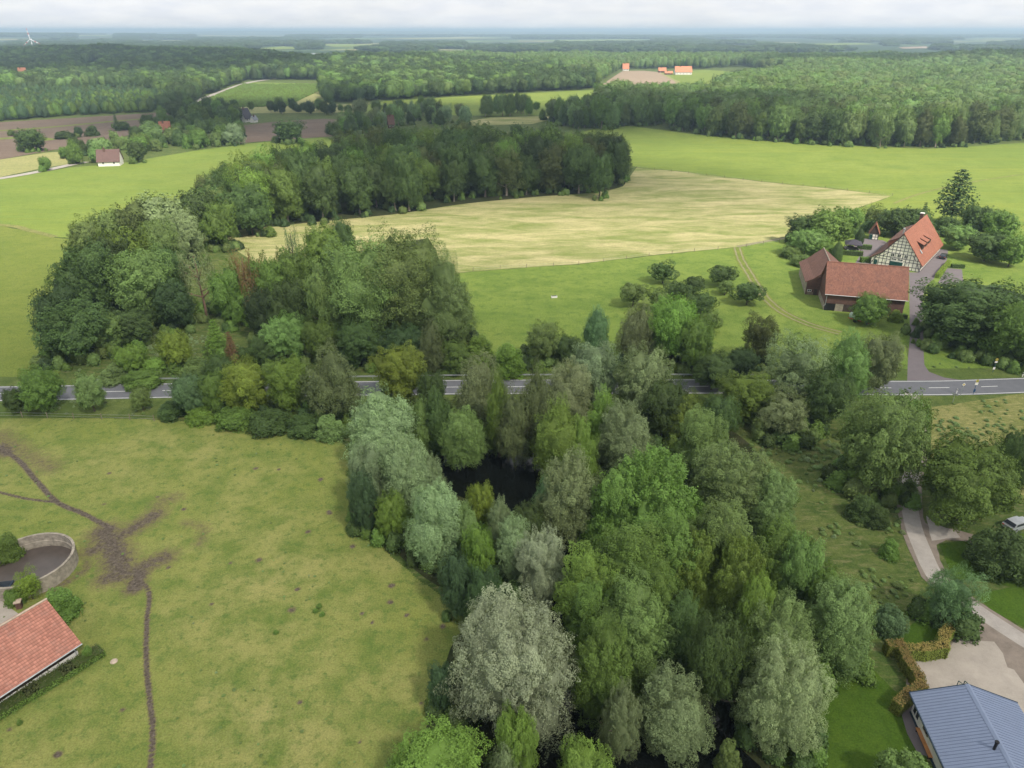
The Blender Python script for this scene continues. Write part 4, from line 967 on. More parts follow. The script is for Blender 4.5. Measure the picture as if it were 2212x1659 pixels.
redge = D((1290, 283), (1360, 272), (1420, 274), (1480, 288), (1600, 300), (1700, 308), (1850, 316), (2000, 323), (2100, 316), (2212, 303), (2330, 292), (2360, 270), (2212, 279), (2080, 292), (1950, 294), (1800, 288), (1650, 280), (1500, 272), (1400, 262), (1280, 268))
grove(redge, 11.5, 23, ['oak', 'round', 'ash', 'cone'], (15, 24), (.6, .85), ['ol', 'mg', 'dk', 'ol', 'wg', 'bn', 'mg'],
      '{c} {k}, {r} of the right wood edge, {z}', 'front trees of the large right wood', lod=2, zones=('by the hidden orange roof', 'left quarter', 'left of its middle', 'at its middle', 'above the tall cedar', 'right of the cedar', 'at the right picture edge'))
ham = D((120, 342), (160, 352), (215, 345), (262, 345), (330, 330), (420, 322), (520, 308), (525, 292), (480, 268), (400, 262), (340, 270), (300, 290), (230, 315), (150, 322))
house_hole = D((200, 335), (285, 330), (290, 352), (205, 358))
hole2 = D((345, 270), (380, 270), (380, 300), (345, 300))
grove(ham, 12.5, 31, ['round', 'round', 'oak', 'bush'], (6, 11), (.7, 1.1), ['dk', 'mg', 'mg', 'ol', 'dk'],
      '{c} {k}, {r} of the hamlet trees, {z}', 'trees of the hamlet along the left meadow', zones=('left of the white cottage', 'by the white cottage', 'right of the cottage', 'below the pale willow', 'at its right end'), holes=(house_hole, hole2), lod=2)
ham2 = D((365, 262), (440, 240), (500, 240), (520, 262), (500, 285), (420, 285))
grove(ham2, 14, 33, ['round', 'oak', 'cone'], (10, 15), (.6, .85), ['dk', 'mg', 'dk'], '{c} tall {k}, {r} of the upper hamlet, {z}', 'tall trees in the upper hamlet', zones=('by the red cottage', 'in the middle', 'towards the white gabled house'), lod=2)
vil = D((740, 300), (810, 285), (870, 272), (960, 280), (1010, 275), (990, 250), (900, 240), (850, 245), (780, 258), (730, 270))
grove(vil, 17, 35, ['round', 'cone', 'willow', 'ash'], (9, 15), (.55, .85), ['mg', 'dk', 'bs', 'wg', 'gy'], '{c} {k}, {r} of the village gardens, {z}', 'village garden trees', zones=('left end', 'by the grey roof', 'right end'), lod=2)
row1 = D((1042, 252), (1145, 250), (1148, 243), (1042, 244))
grove(row1, 11, 37, ['cone', 'round'], (15, 18), (.55, .7), ['wg', 'mg', 'ag'], '{c} hornbeam, {r} of the row beside the far meadow, {z}', 'hornbeam row beside the far meadow', zones=('left end', 'middle', 'right end'), lod=2)
mid2 = D((1190, 262), (1230, 280), (1300, 282), (1360, 272), (1395, 262), (1330, 250), (1290, 240), (1230, 248))
grove(mid2, 11, 39, ['round', 'oak', 'cone'], (13, 18), (.6, .8), ['mg', 'dk', 'wg', 'mg'], '{c} {k}, {r} of the clump round the hidden orange roof, {z}', 'trees round the hidden orange roof', zones=('left side', 'before the roof', 'right side'), lod=2,
      holes=(D((1285, 252), (1312, 252), (1312, 280), (1285, 280)),))
cot = D((500, 262), (505, 246), (560, 240), (600, 246), (640, 250), (700, 252), (760, 250), (760, 244), (640, 238), (500, 238))
grove(cot, 13, 41, ['round', 'oak'], (7, 12), (.7, .95), ['dk', 'mg', 'dd'], '{c} {k} in the row right of the white house, {z}', 'tree row beside the white gabled house', zones=('next to the house', 'in the middle', 'in its right half', 'at its end'), lod=2,
      holes=(D((498, 240), (560, 240), (560, 270), (498, 270)),))

# ---- far woods: one mass each, nobody could count them
SRC = []
def source(kind, v, col, name):
    me = lib(kind, 3, v).copy(); me.materials.clear(); me.materials.append(M['leaf_wood'])
    a = me.attributes.new('tint', 'FLOAT_COLOR', 'POINT'); a.data.foreach_set('color', np.tile(np.array([*PAL[col], 1], np.float32), len(me.vertices)))
    return bpy.data.objects.new(name, me)
def gn_group(coll):
    ng = bpy.data.node_groups.new('scatter', 'GeometryNodeTree')
    ng.interface.new_socket('Geometry', in_out='INPUT', socket_type='NodeSocketGeometry'); ng.interface.new_socket('Geometry', in_out='OUTPUT', socket_type='NodeSocketGeometry')
    n = ng.nodes; l = ng.links; gi = n.new('NodeGroupInput'); go = n.new('NodeGroupOutput')
    ip = n.new('GeometryNodeInstanceOnPoints'); ci = n.new('GeometryNodeCollectionInfo'); ci.inputs['Collection'].default_value = coll
    ci.inputs['Separate Children'].default_value = True; ci.inputs['Reset Children'].default_value = True
    ip.inputs['Pick Instance'].default_value = True
    def attr(nm, ty):
        a = n.new('GeometryNodeInputNamedAttribute'); a.data_type = ty; a.inputs[0].default_value = nm; return a.outputs[0]
    l.new(gi.outputs[0], ip.inputs['Points']); l.new(ci.outputs[0], ip.inputs['Instance'])
    l.new(attr('scl', 'FLOAT_VECTOR'), ip.inputs['Scale']); l.new(attr('pick', 'INT'), ip.inputs['Instance Index'])
    cb = n.new('ShaderNodeCombineXYZ'); l.new(attr('rot', 'FLOAT'), cb.inputs[2])
    e = n.new('FunctionNodeEulerToRotation'); l.new(cb.outputs[0], e.inputs[0]); l.new(e.outputs[0], ip.inputs['Rotation'])
    l.new(ip.outputs[0], go.inputs[0]); return ng
PAL['nu'] = (.20, .30, .06)
def make_coll(name, items):
    c = bpy.data.collections.new(name)
    for i, (k, v, col) in enumerate(items): c.objects.link(source(k, v, col, '%s_%02d' % (name, i)))
    return c
PAL = {k: tuple(min(.6, c * 1.0) for c in v) for k, v in PAL.items()}
C_DARK = make_coll('dark_kinds', [('oak', 0, 'dk'), ('oak', 1, 'dk'), ('round', 0, 'dk'), ('round', 1, 'mg'), ('oak', 2, 'dd'), ('ash', 0, 'dk'), ('cone', 0, 'dk'), ('round', 2, 'ag')])
C_SUN = make_coll('sunlit_tints', [('oak', 0, 'mg'), ('oak', 1, 'ol'), ('round', 0, 'wg'), ('round', 1, 'mg'), ('oak', 2, 'wg'), ('round', 1, 'ol'), ('ash', 0, 'dk'), ('round', 2, 'ag')])  # brighter leaf tints paint the sunlight on the right woods
C_CON = make_coll('conifer_kinds', [('spruce', 0, 'dt'), ('cone', 0, 'dk'), ('cone', 1, 'dt'), ('cone', 2, 'mg')])
C_SHR = make_coll('shrub_kinds', [('bush', 0, 'dk'), ('bush', 1, 'mg'), ('bush', 0, 'ol'), ('bush', 1, 'dd')])
C_NUR = make_coll('nursery_kinds', [('bush', 0, 'nu'), ('bush', 1, 'nu')])
GNG = {}
RISES = [(1050, 1330, 420, 150, 22), (650, 960, 190, 70, 9), (-1000, 1750, 700, 260, 16), (-330, 1350, 260, 130, 12), (1300, 800, 380, 130, 16), (-900, 900, 250, 110, 7)]
def rise(x, y):
    h = np.zeros_like(x)
    for a, b, sx_, sy_, hh_ in RISES: h = h + hh_ * np.exp(-((x - a) / sx_) ** 2 - ((y - b) / sy_) ** 2)
    return np.maximum(0, h - 1.2)
def wood(name, P, H, Wr, coll, label, seed=1, hfun=None):
    n = len(P); R = np.random.RandomState(seed)
    me = bpy.data.meshes.new(name); me.vertices.add(n)
    z = np.zeros(n) if hfun is None else hfun(P)
    me.vertices.foreach_set('co', np.stack([P[:, 0], P[:, 1], z], 1).astype(np.float32).ravel())
    h = R.uniform(H[0], H[1], n) * (1 + .16 * fbm(P[:, 0] / 40, P[:, 1] / 60, seed + 50)); w = h * R.uniform(Wr[0], Wr[1], n)
    a = me.attributes.new('scl', 'FLOAT_VECTOR', 'POINT'); a.data.foreach_set('vector', np.stack([w, w, h], 1).astype(np.float32).ravel())
    a = me.attributes.new('rot', 'FLOAT', 'POINT'); a.data.foreach_set('value', R.uniform(0, 6.28, n).astype(np.float32))
    a = me.attributes.new('pick', 'INT', 'POINT'); pn = fbm(P[:, 0] / 55, P[:, 1] / 80, seed) * 1.6 + R.normal(size=n) * .9; a.data.foreach_set('value', np.clip(((np.clip(pn, -2, 2) + 2) / 4 * len(coll.objects)), 0, len(coll.objects) - 1).astype(np.int32))
    me.update(); o = link(name, me); md = o.modifiers.new('scatter', 'NODES')
    if coll.name not in GNG: GNG[coll.name] = gn_group(coll)
    md.node_group = GNG[coll.name]
    tag(o, label, 'woodland', None, 'stuff'); return o
clear = [D((30, 139), (0, 141), (-80, 143), (-80, 135), (90, 134)), D((170, 147), (215, 143), (235, 150), (220, 165), (190, 165)), D((150, 198), (190, 190), (290, 191), (290, 198), (200, 203)),
         D((40, 178), (75, 178), (70, 190), (40, 190))]
fw = D((-500, 300), (0, 262), (160, 250), (330, 242), (385, 236), (430, 214), (480, 193), (540, 173), (600, 172), (700, 173), (705, 222), (760, 222), (830, 217), (1010, 206), (1250, 194), (1294, 189), (1270, 176), (1200, 160), (1180, 150), (1000, 146), (800, 146), (750, 150), (650, 146), (500, 126), (300, 119), (0, 117), (-500, 117))
nearp = D((-500, 300), (0, 262), (160, 250), (330, 242), (400, 225), (300, 200), (-500, 215))
wood('left_woodland', scatter(fw, 10.5, 51, clear + [nearp]), (14, 21), (.75, 1.1), C_DARK, 'dark mixed woodland covering the left and centre distance', 2, lambda Q: rise(Q[:, 0], Q[:, 1]))
xs_, ys_ = np.meshgrid(np.arange(-3200, 3200, 40.), np.arange(420, 2540, 40.)); zs_ = rise(xs_, ys_) - .5; nx0 = xs_.shape[1]
me_ = bpy.data.meshes.new('wooded_hills'); me_.from_pydata(np.stack([xs_.ravel(), ys_.ravel(), zs_.ravel()], 1).tolist(), [], [(i * nx0 + j, i * nx0 + j + 1, (i + 1) * nx0 + j + 1, (i + 1) * nx0 + j) for i in range(xs_.shape[0] - 1) for j in range(nx0 - 1)])
tag(link('wooded_hills', me_, None, 'forest_floor'), 'low wooded hills behind the fields', None, None, 'structure')
wood('conifer_plantation', scatter(nearp, 6.8, 52), (8, 12), (.65, .95), C_CON, 'dense young plantation along the left ploughed field', 3)
hdg = D((560, 184), (725, 186), (728, 179), (560, 176))
rw = D((1420, 262), (1500, 271), (1650, 279), (1800, 287), (1950, 293), (2080, 291), (2212, 278), (2360, 268), (2900, 262), (2900, 136), (2212, 136), (1900, 136), (1700, 136), (1600, 138), (1640, 150), (1700, 160), (1640, 172), (1540, 196), (1560, 206), (1450, 212), (1330, 218), (1290, 234), (1330, 250))
wood('right_woodland', scatter(rw, 11.0, 53), (14, 21), (.75, 1.1), C_SUN, 'sunlit mixed woodland covering the right distance', 4, lambda Q: rise(Q[:, 0], Q[:, 1]))
bw = D((740, 136), (900, 132), (1200, 128), (1700, 131), (2212, 133), (2600, 133), (2600, 137), (2212, 137), (1900, 137), (1700, 134), (1650, 140), (1520, 149), (1460, 148), (1400, 149), (1340, 150), (1310, 168), (1290, 176), (1240, 168), (1190, 152), (1000, 148))
wood('back_woodland', scatter(bw, 12, 54), (15, 21), (.6, .8), C_SUN, 'band of woodland behind the orange roofed far farm', 5, lambda Q: rise(Q[:, 0], Q[:, 1]))
GR = [D((1590, 960), (1700, 930), (1850, 940), (1950, 1060), (1950, 1150), (1985, 1240), (1960, 1300), (1900, 1330), (1860, 1260), (1780, 1180), (1740, 1060), (1660, 990)), D((2015, 880), (2212, 850), (2330, 870), (2330, 1000), (2212, 1000), (2100, 960), (2030, 960)),
      D((130, 800), (330, 812), (560, 812), (560, 760), (420, 720), (330, 700), (240, 740)), D((-60, 868), (330, 868), (360, 905), (200, 900), (-60, 900)), D((1995, 800), (2330, 795), (2330, 780), (2020, 785))]
C_GRS = make_coll('weed_kinds', [('bush', 0, 'wg'), ('bush', 1, 'ol'), ('bush', 0, 'ol'), ('bush', 1, 'tn')])
PP = np.concatenate([scatter(p, 1.05, 160 + i, (), .5) for i, p in enumerate(GR)]); rs_ = fbm(PP[:, 0] / 3.5, PP[:, 1] / 3.5, 77) + np.random.RandomState(2).normal(size=len(PP)) * .35
wood('tall_weeds', PP[rs_ > .12], (.2, .5), (1.4, 3.0), C_GRS, 'tall uncut grass and weeds on meadow and road banks', 9)
PQ = scatter(smooth_poly([tuple(p[:2]) for p in D((-300, 912), (0, 908), (300, 910), (480, 922), (740, 965), (770, 1080), (900, 1260), (985, 1340), (960, 1450), (940, 1640), (-300, 1640))], True, 3), .9, 190, (), .5)
rs_ = fbm(PQ[:, 0] / 5, PQ[:, 1] / 5, 78) * .6 + np.random.RandomState(3).normal(size=len(PQ)) * .5
wood('pasture_tufts', PQ[rs_ > .98], (.08, .2), (1.6, 3.2), C_GRS, 'low tufts of longer grass dotted over the pasture', 10)
# nursery rows
NP = []
a0, a1, b0, b1 = g(408, 234), g(528, 183), g(618, 230), g(716, 183)
for i in range(46):
    s = i / 45.0
    if i % 9 == 8: continue
    p = a0.lerp(b0, s); q = a1.lerp(b1, s); k = int((q - p).length / 3.2)
    R = random.Random(i)
    for j in range(k):
        w_ = p.lerp(q, j / k); NP.append((w_.x + R.uniform(-.5, .5), w_.y + R.uniform(-.5, .5)))
o = wood('nursery_plants', np.array(NP), (1.9, 2.8), (.9, 1.2), C_NUR, 'rows of young green nursery plants', 6)
# undergrowth under and between the near trees
def around(cond, per, seed):
    R = np.random.RandomState(seed); out_ = []
    for X, Y, w, k in TREES:
        if k in ('bush', 'apple', 'column', 'cedar') or not cond(X, Y): continue
        m = max(3, int(per * w * w)); r = np.sqrt(R.uniform(size=m)) * w * .48; a = R.uniform(0, 6.28, m); out_.append(np.stack([X + r * np.cos(a), Y + r * np.sin(a)], 1))
    P = np.concatenate(out_); P = P[~pip(P[:, 0], P[:, 1], smooth_poly([(p.x, p.y) for p in POND], True, 2))]
    yr = np.interp(P[:, 0], [p[0] for p in RC], [p[1] for p in RC]); return P[(np.abs(P[:, 1] - yr) > 5.5)]
PP = around(lambda X, Y: Y < 123 and X < 58, .16, 3); PP = PP[(PP[:, 0] > -60)]
wood('undergrowth', PP, (1.4, 3.2), (.9, 1.4), C_SHR, 'dense low undergrowth between the pond trees', 7)
PP = around(lambda X, Y: 235 < Y < 620, .028, 9)
wood('undergrowth', PP, (1.5, 4.0), (.9, 1.5), C_SHR, 'dark undergrowth under the long wood and the right wood edge', 18)
PP = around(lambda X, Y: 131 < Y < 235 and (X < 75 or X > 95 and Y < 175), .14, 4)
wood('undergrowth', PP, (1.4, 3.2), (.9, 1.5), C_SHR, 'dense low shrub growth north of the road', 8)
sheet('wood_floor', D((130, 800), (130, 600), (190, 530), (420, 500), (600, 590), (700, 560), (860, 600), (1010, 700), (1010, 790), (640, 800), (560, 790), (300, 800)), 0.06, 'rough', 'rough green floor of the left wood clearing', curved=True, step=3)
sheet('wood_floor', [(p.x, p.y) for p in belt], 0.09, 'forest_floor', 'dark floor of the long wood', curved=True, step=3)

# ================================================================== FAR COUNTRY
def hill_h(x, y):
    r = np.hypot(x, y); k = np.clip((r - 3500) / 6000, 0, 1)
    az = x / np.maximum(y, 1)
    n = fbm(x / 2600, y / 2600, 4)
    h = k * (6 + 34 * np.maximum(0, n))
    far = np.clip((r - 11000) / 8000, 0, 1)
    h = h + far * (14 + 34 * np.clip((az + .1) / .8, 0, 1.1) + 12 * fbm(az * 9, r / 9000, 8))
    h = 80 * np.tanh(h / 80)
    return h
def hills():
    th = np.linspace(-0.98, 0.98, 260); rr = np.concatenate([np.geomspace(2550, 26500, 110)])
    A_, R_ = np.meshgrid(th, rr); X = R_ * np.sin(A_); Y = R_ * np.cos(A_); Z = hill_h(X, Y) + 0.4
    V = np.stack([X.ravel(), Y.ravel(), Z.ravel()], 1); nx = len(th); F = []
    for i in range(len(rr) - 1):
        for j in range(nx - 1):
            a = i * nx + j; F.append((a, a + 1, a + nx + 1, a + nx))
    me = bpy.data.meshes.new('hills'); me.from_pydata(V.tolist(), [], F); me.update()
    m, n, l, b = mat('distant patchwork'); setspec(b, 0.95, 0.05)
    vo = n.new('ShaderNodeTexVoronoi'); vo.inputs['Scale'].default_value = 0.0022; t = n.new('ShaderNodeTexCoord'); l.new(t.outputs['Object'], vo.inputs['Vector'])
    s = n.new('ShaderNodeSeparateColor'); l.new(vo.outputs['Color'], s.inputs[0])
    c = mix(n, l, rng(n, l, s.outputs[0], 0.35, 0.36), (0.13, 0.19, 0.05), (0.30, 0.28, 0.13))
    c = mix(n, l, rng(n, l, s.outputs[1], 0.55, 0.56), c, (0.15, 0.20, 0.06))
    w = noise(n, l, 0.0011, 7, 0.62); c = mix(n, l, rng(n, l, w, 0.43, 0.455), c, (0.045, 0.075, 0.035))
    l.new(c, b.inputs['Base Color'])
    o = link('hills', me, None, m); tag(o, 'blue hazy hills on the horizon', None, None, 'structure')
hills()
# woods on the far plain, crown clusters on noise patches
P = scatter([(-6500, 2500), (6500, 2500), (10500, 9000), (-10500, 9000)], 36, 91)
r_ = np.hypot(P[:, 0], P[:, 1]); nn_ = fbm(P[:, 0] / 420, P[:, 1] / 700, 12) + 0.35 * fbm(P[:, 0] / 110, P[:, 1] / 200, 13)
pk = (nn_ > -0.02 + 0.25 * (r_ < 3000)) & (np.abs(P[:, 0]) < P[:, 1] * 0.82) & (np.random.RandomState(1).uniform(size=len(P)) < np.clip(7500 / r_, 0, 1) ** 2 + .15)
lake_no = pip(P[:, 0], P[:, 1], D((640, 124), (760, 124), (760, 108), (660, 108)))
C_FAR = make_coll('far_kinds', [('bush', 0, 'dk'), ('bush', 1, 'dk'), ('round', 0, 'dd'), ('oak', 1, 'dk')])
FIELDS = [(165, 250, 80, 84), (560, 645, 101, 108), (690, 830, 96, 102), (1935, 2015, 100, 106), (780, 1110, 81, 86), (1140, 1410, 86, 91), (1690, 1910, 93, 99), (300, 420, 88, 90), (1000, 1200, 95, 98), (420, 620, 78, 80), (1500, 1640, 99, 102), (2050, 2212, 88, 91)]
for a_, b_, c_, d_ in FIELDS: pk &= ~pip(P[:, 0], P[:, 1], D((a_, d_ + 6), (b_, d_ + 6), (b_, c_ - .7), (a_, c_ - .7)))
PF = P[pk & ~lake_no]
wood('far_woodland', PF, (15, 21), (2.3, 3.6), C_FAR, 'dark strips of woodland fading into the blue distance', 9, hill_h(PF[:, 0], PF[:, 1]) if False else (lambda Q: hill_h(Q[:, 0], Q[:, 1])))
sheet('lake', D((668, 117.5), (745, 118), (746, 116), (700, 115.2), (672, 116)), 0.9, 'lake', 'thin bright strip of a distant lake')
for i, (pts, mm, lb) in enumerate([
    (D((165, 84), (235, 82.5), (250, 80), (190, 80.5), (120, 81.5), (110, 83)), 'far_pale', 'sunlit yellow field on the left horizon'),
    (D((560, 105), (610, 101), (645, 103), (635, 107), (580, 108)), 'meadow', 'green distant field before the lake'),
    (D((690, 97), (740, 96), (830, 98), (820, 102), (720, 102)), 'meadow', 'green distant field in the centre'),
    (D((1940, 103), (2000, 101), (2010, 105), (1950, 106)), 'soil_pale', 'small tan field in the right distance'),
    (D((800, 84), (1000, 82), (1100, 84), (900, 86)), 'far_pale', 'pale strip of distant fields'),
    (D((1150, 88), (1350, 86), (1400, 88), (1200, 90.5)), 'meadow', 'green strip of distant fields'),
    (D((1700, 96), (1850, 94), (1900, 97), (1750, 99)), 'meadow', 'green strip among the right distant woods'), (D((305, 89), (415, 88), (415, 90), (300, 90)), 'far_pale', 'pale far field behind the left wood'), (D((1000, 97), (1200, 95), (1190, 98)), 'meadow', 'green far field in the centre distance'), (D((420, 79), (620, 78.3), (600, 80), (440, 80)), 'far_pale', 'pale strip on the left horizon'), (D((1500, 101), (1640, 99), (1630, 102)), 'far_pale', 'pale strip behind the far farm wood'), (D((2050, 90), (2212, 88), (2212, 91)), 'meadow', 'green strip at the right horizon')]):
    o = sheet('distant_field', [(p.x, p.y) for p in pts], 1.2, mm, lb); bm_ = bmesh.new(); bm_.from_mesh(o.data); bmesh.ops.subdivide_edges(bm_, edges=bm_.edges, cuts=7, use_grid_fill=True)
    for v_ in bm_.verts: v_.co.z = 1.6 + float(hill_h(np.array([v_.co.x]), np.array([v_.co.y]))[0])
    bm_.to_mesh(o.data); bm_.free()

# ================================================================== BUILDINGS
def roof_slab(mb, a, b, c, d, th=0.16):
    """a,b ridge ends; c,d eave ends (a-d, b-c pairs)"""
    a, b, c, d = map(Vector, (a, b, c, d)); dn = Vector((0, 0, -th))
    mb.quad(a, b, c, d); mb.quad(a + dn, d + dn, c + dn, b + dn)
    for p, q in ((a, b), (b, c), (c, d), (d, a)): mb.quad(p, q, q + dn, p + dn)
def uv_y(rz, rx=0): return lambda co: (co.y, (rz - co.z) * 1.25, 0)
def window(parent, cx, cz, w, h, face, M4=None, frame='wallwhite'):
    """face: function (a, z, depth) -> local point; a runs along the wall"""
    mb = MB(); t = 0.09
    def bx(a0, z0, a1, z1, d0, d1, B):
        P = [face(a0, z0, d0), face(a1, z0, d0), face(a1, z0, d1), face(a0, z0, d1), face(a0, z1, d0), face(a1, z1, d0), face(a1, z1, d1), face(a0, z1, d1)]
        k = len(B.v); B.v += [tuple(p) for p in P]; B.f += [tuple(k + i for i in q) for q in ((0, 3, 2, 1), (4, 5, 6, 7), (0, 1, 5, 4), (1, 2, 6, 5), (2, 3, 7, 6), (3, 0, 4, 7))]
    bx(cx - w / 2, cz - h / 2, cx - w / 2 + t, cz + h / 2, .02, .09, mb); bx(cx + w / 2 - t, cz - h / 2, cx + w / 2, cz + h / 2, .02, .09, mb)
    bx(cx - w / 2 + t, cz - h / 2, cx + w / 2 - t, cz - h / 2 + t, .02, .09, mb); bx(cx - w / 2 + t, cz + h / 2 - t, cx + w / 2 - t, cz + h / 2, .02, .09, mb)
    bx(cx - .03, cz - h / 2 + t, cx + .03, cz + h / 2 - t, .03, .08, mb)
    o = mb.build('window', frame, parent)
    m2 = MB(); bx(cx - w / 2 + t * .5, cz - h / 2 + t * .5, cx + w / 2 - t * .5, cz + h / 2 - t * .5, .01, .04, m2); m2.build('pane', 'glass', o)
    return o
front = lambda a, z, d: (a, -d, z)
def side_face(X): return lambda a, z, d: (X + d, a, z)
def side_faceL(X): return lambda a, z, d: (X - d, a, z)

def gable(name, label, loc, rz, w, ln, ze, zr, wall, roof, xr=None, over=0.4, group=None, cat='house', gable_mat=None, ze2=None):
    t = thing(name, loc, label, cat, rz, group); xr = w / 2 if xr is None else xr; ze2 = ze if ze2 is None else ze2
    mb = MB(); zin = 0.14
    prof = [(0, 0), (w, 0), (w, ze2 - zin), (xr, zr - zin * 1.3), (0, ze - zin)]
    f = [(x, 0, z) for x, z in prof]; bk = [(x, ln, z) for x, z in prof]
    mb.poly(f); mb.poly(list(reversed(bk)))
    for i in (1, 4): j = (i + 1) % 5; mb.quad(f[i], bk[i], bk[j], f[j])
    mb.build('wall', wall, t)
    sl = (zr - ze) / xr; sr = (zr - ze2) / (w - xr); r = MB()
    roof_slab(r, (xr, -over, zr), (xr, ln + over, zr), (-over, ln + over, ze - over * sl), (-over, -over, ze - over * sl))
    roof_slab(r, (xr, ln + over, zr), (xr, -over, zr), (w + over, -over, ze2 - over * sr), (w + over, ln + over, ze2 - over * sr))
    rf = r.build('roof', roof, t, uv=uv_y(zr))
    return t, rf

# ---- half timbered farmhouse
FH = thing('half_timbered_farmhouse', (111.2, 214.0, 0), 'large half timbered farmhouse with cream gable and steep red tiled roof', 'farmhouse', atan2(-.626, .7797))
Wd, LN = 13.9, 30.0
prof = [(0, 0), (Wd, 0), (Wd, 2.45), (7.5, 10.6), (3.0, 4.55), (0, 2.35)]
mb = MB(); f = [(x, 0, z) for x, z in prof]; bk = [(x, LN, z) for x, z in prof]
mb.poly(f); mb.poly(list(reversed(bk))); mb.quad(f[1], bk[1], bk[2], f[2]); mb.quad(bk[0], f[0], f[5], bk[5]); mb.build('wall', 'cream', FH)
def topz(x):
    if x < 3: return 2.35 + (x / 3) * 2.2
    if x < 7.5: return 4.55 + (x - 3) / 4.5 * 6.05
    return 10.6 - (x - 7.5) / 6.4 * 8.15
fr = MB(); tw = .13
nx_ = 13
for i in range(nx_ + 1):
    x = tw / 2 + (Wd - tw) * i / nx_
    if 5.5 < x < 8.9: z0 = 3.15
    else: z0 = 0
    fr.box(x - tw / 2, -.045, z0, x + tw / 2, .01, max(.3, topz(x) - .06))
zr_ = 0.0; levels = [.1, 1.05, 2.42, 3.2, 4.6, 5.55, 6.5, 7.4, 8.3, 9.2]
for z in levels:
    xa = 0
    while topz(xa) < z and xa < 7.5: xa += .05
    xb = Wd
    while topz(xb) < z and xb > 7.5: xb -= .05
    segs = [(xa, xb)] if z > 3.1 else [(xa, 5.35), (9.05, xb)]
    for s0, s1 in segs: fr.box(s0, -.06, z - tw / 2, s1, .005, z + tw / 2)
for x0, z0, x1, z1 in ((.1, .2, 1.0, 2.3), (13.8, .2, 12.9, 2.3), (3.1, 3.2, 4.6, 4.6), (1.2, 2.5, 3.0, 4.3), (12.3, 3.2, 11.2, 4.6)): fr.bar((x0, -.05, z0), (x1, -.05, z1), .03, .15)
pr_ = [(-.05, 2.3), (3.0, 4.5), (7.5, 10.55), (13.95, 2.4)]
for a_, b_ in zip(pr_[:-1], pr_[1:]): fr.bar((a_[0], -.09, a_[1]), (b_[0], -.09, b_[1]), .06, .22)
fr.build('timber_frame', 'timber', FH)
fs = MB()
for i in range(32): y = tw / 2 + (LN - tw) * i / 31; fs.box(Wd - .01, y - tw / 2, 0, Wd + .045, y + tw / 2, 2.35)
for z in (.12, 1.2, 2.2): fs.box(Wd - .005, 0, z - tw / 2, Wd + .06, LN, z + tw / 2)
fs.build('timber_frame', 'timber', FH)
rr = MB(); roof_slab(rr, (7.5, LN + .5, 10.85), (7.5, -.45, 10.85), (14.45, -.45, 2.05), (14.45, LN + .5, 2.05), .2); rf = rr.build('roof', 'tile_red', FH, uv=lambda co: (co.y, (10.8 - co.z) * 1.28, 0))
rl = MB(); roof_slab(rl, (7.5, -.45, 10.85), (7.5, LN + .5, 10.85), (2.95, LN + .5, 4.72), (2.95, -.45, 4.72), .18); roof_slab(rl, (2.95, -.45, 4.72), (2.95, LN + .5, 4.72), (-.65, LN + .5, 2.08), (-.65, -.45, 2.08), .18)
rl.build('roof', 'tile_dark', FH, uv=lambda co: (co.y, (10.8 - co.z) * 1.28, 0))  # left slope: shade put into the darker tile colour
rg = MB(); rg.tube([(7.5, -.5, 10.88), (7.5, LN + .5, 10.88)], .13, 6); rg.build('ridge', 'tile_red', FH)
# long shed dormer on the left slope
dm = MB(); dm.quad((3.4, 2.5, 5.1), (3.4, 24, 5.1), (3.4, 24, 7.3), (3.4, 2.5, 7.3)); dm.poly([(3.4, 2.5, 5.1), (3.4, 2.5, 7.3), (6.1, 2.5, 8.85)]); dm.poly([(3.4, 24, 5.1), (6.1, 24, 8.85), (3.4, 24, 7.3)])
o_ = dm.build('dormer', 'tile_red', FH, uv=lambda co: (co.y, co.z, 0)); dr = MB(); roof_slab(dr, (6.3, 2.2, 9.0), (6.3, 24.3, 9.0), (3.0, 24.3, 7.2), (3.0, 2.2, 7.2), .14); dr.build('dormer_roof', 'tile_dark', o_, uv=lambda co: (co.y, co.z * 2, 0))
# three pointed dormers on the right slope
for y0 in (6.6, 11.2, 15.8):
    d1 = MB(); xs_, zb, wd_ = 12.1, 4.95, 3.0; zt = 6.75; xk = 7.5 + (10.85 - zt - 1.0) / 1.267 - .2
    d1.quad((xs_, y0, zb), (xs_, y0 + wd_, zb), (xs_, y0 + wd_, zt), (xs_, y0, zt)); d1.poly([(xs_, y0, zb), (xs_, y0, zt), (xk, y0, zt + 1.0)]); d1.poly([(xs_, y0 + wd_, zb), (xk, y0 + wd_, zt + 1.0), (xs_, y0 + wd_, zt)])
    do = d1.build('dormer', 'darkwood', FH); d2 = MB(); roof_slab(d2, (xk - .8, y0 - .2, zt + 1.35), (xk - .8, y0 + wd_ + .2, zt + 1.35), (xs_ + .35, y0 + wd_ + .2, zt - .05), (xs_ + .35, y0 - .2, zt - .05), .12)
    d2.build('dormer_roof', 'tile_red', do, uv=lambda co: (co.y, co.z * 2, 0))
    window(do, y0 + wd_ / 2, 5.95, 2.2, .9, side_face(xs_), frame='darkwood')
ch = MB(); ch.box(6.3, 25.5, 9.0, 7.3, 26.6, 12.0); c_ = ch.build('chimney', 'brick', FH); cc = MB(); cc.box(6.2, 25.4, 12.0, 7.4, 26.7, 12.15); cc.build('cap', 'wallwhite', c_)
sk = MB(); sk.bar((11.9, 4.8, 5.55), (12.7, 4.8, 4.55), .9, .12); sk.build('skylight', 'metal', FH)
vp = MB(); vp.tube([(5.6, 9, 8.0), (5.6, 9, 10.0)], .22, 8); vp.tube([(5.6, 9, 10.0), (5.6, 9, 10.3)], .36, 8); vp.build('vent_pipe', 'metal', FH)
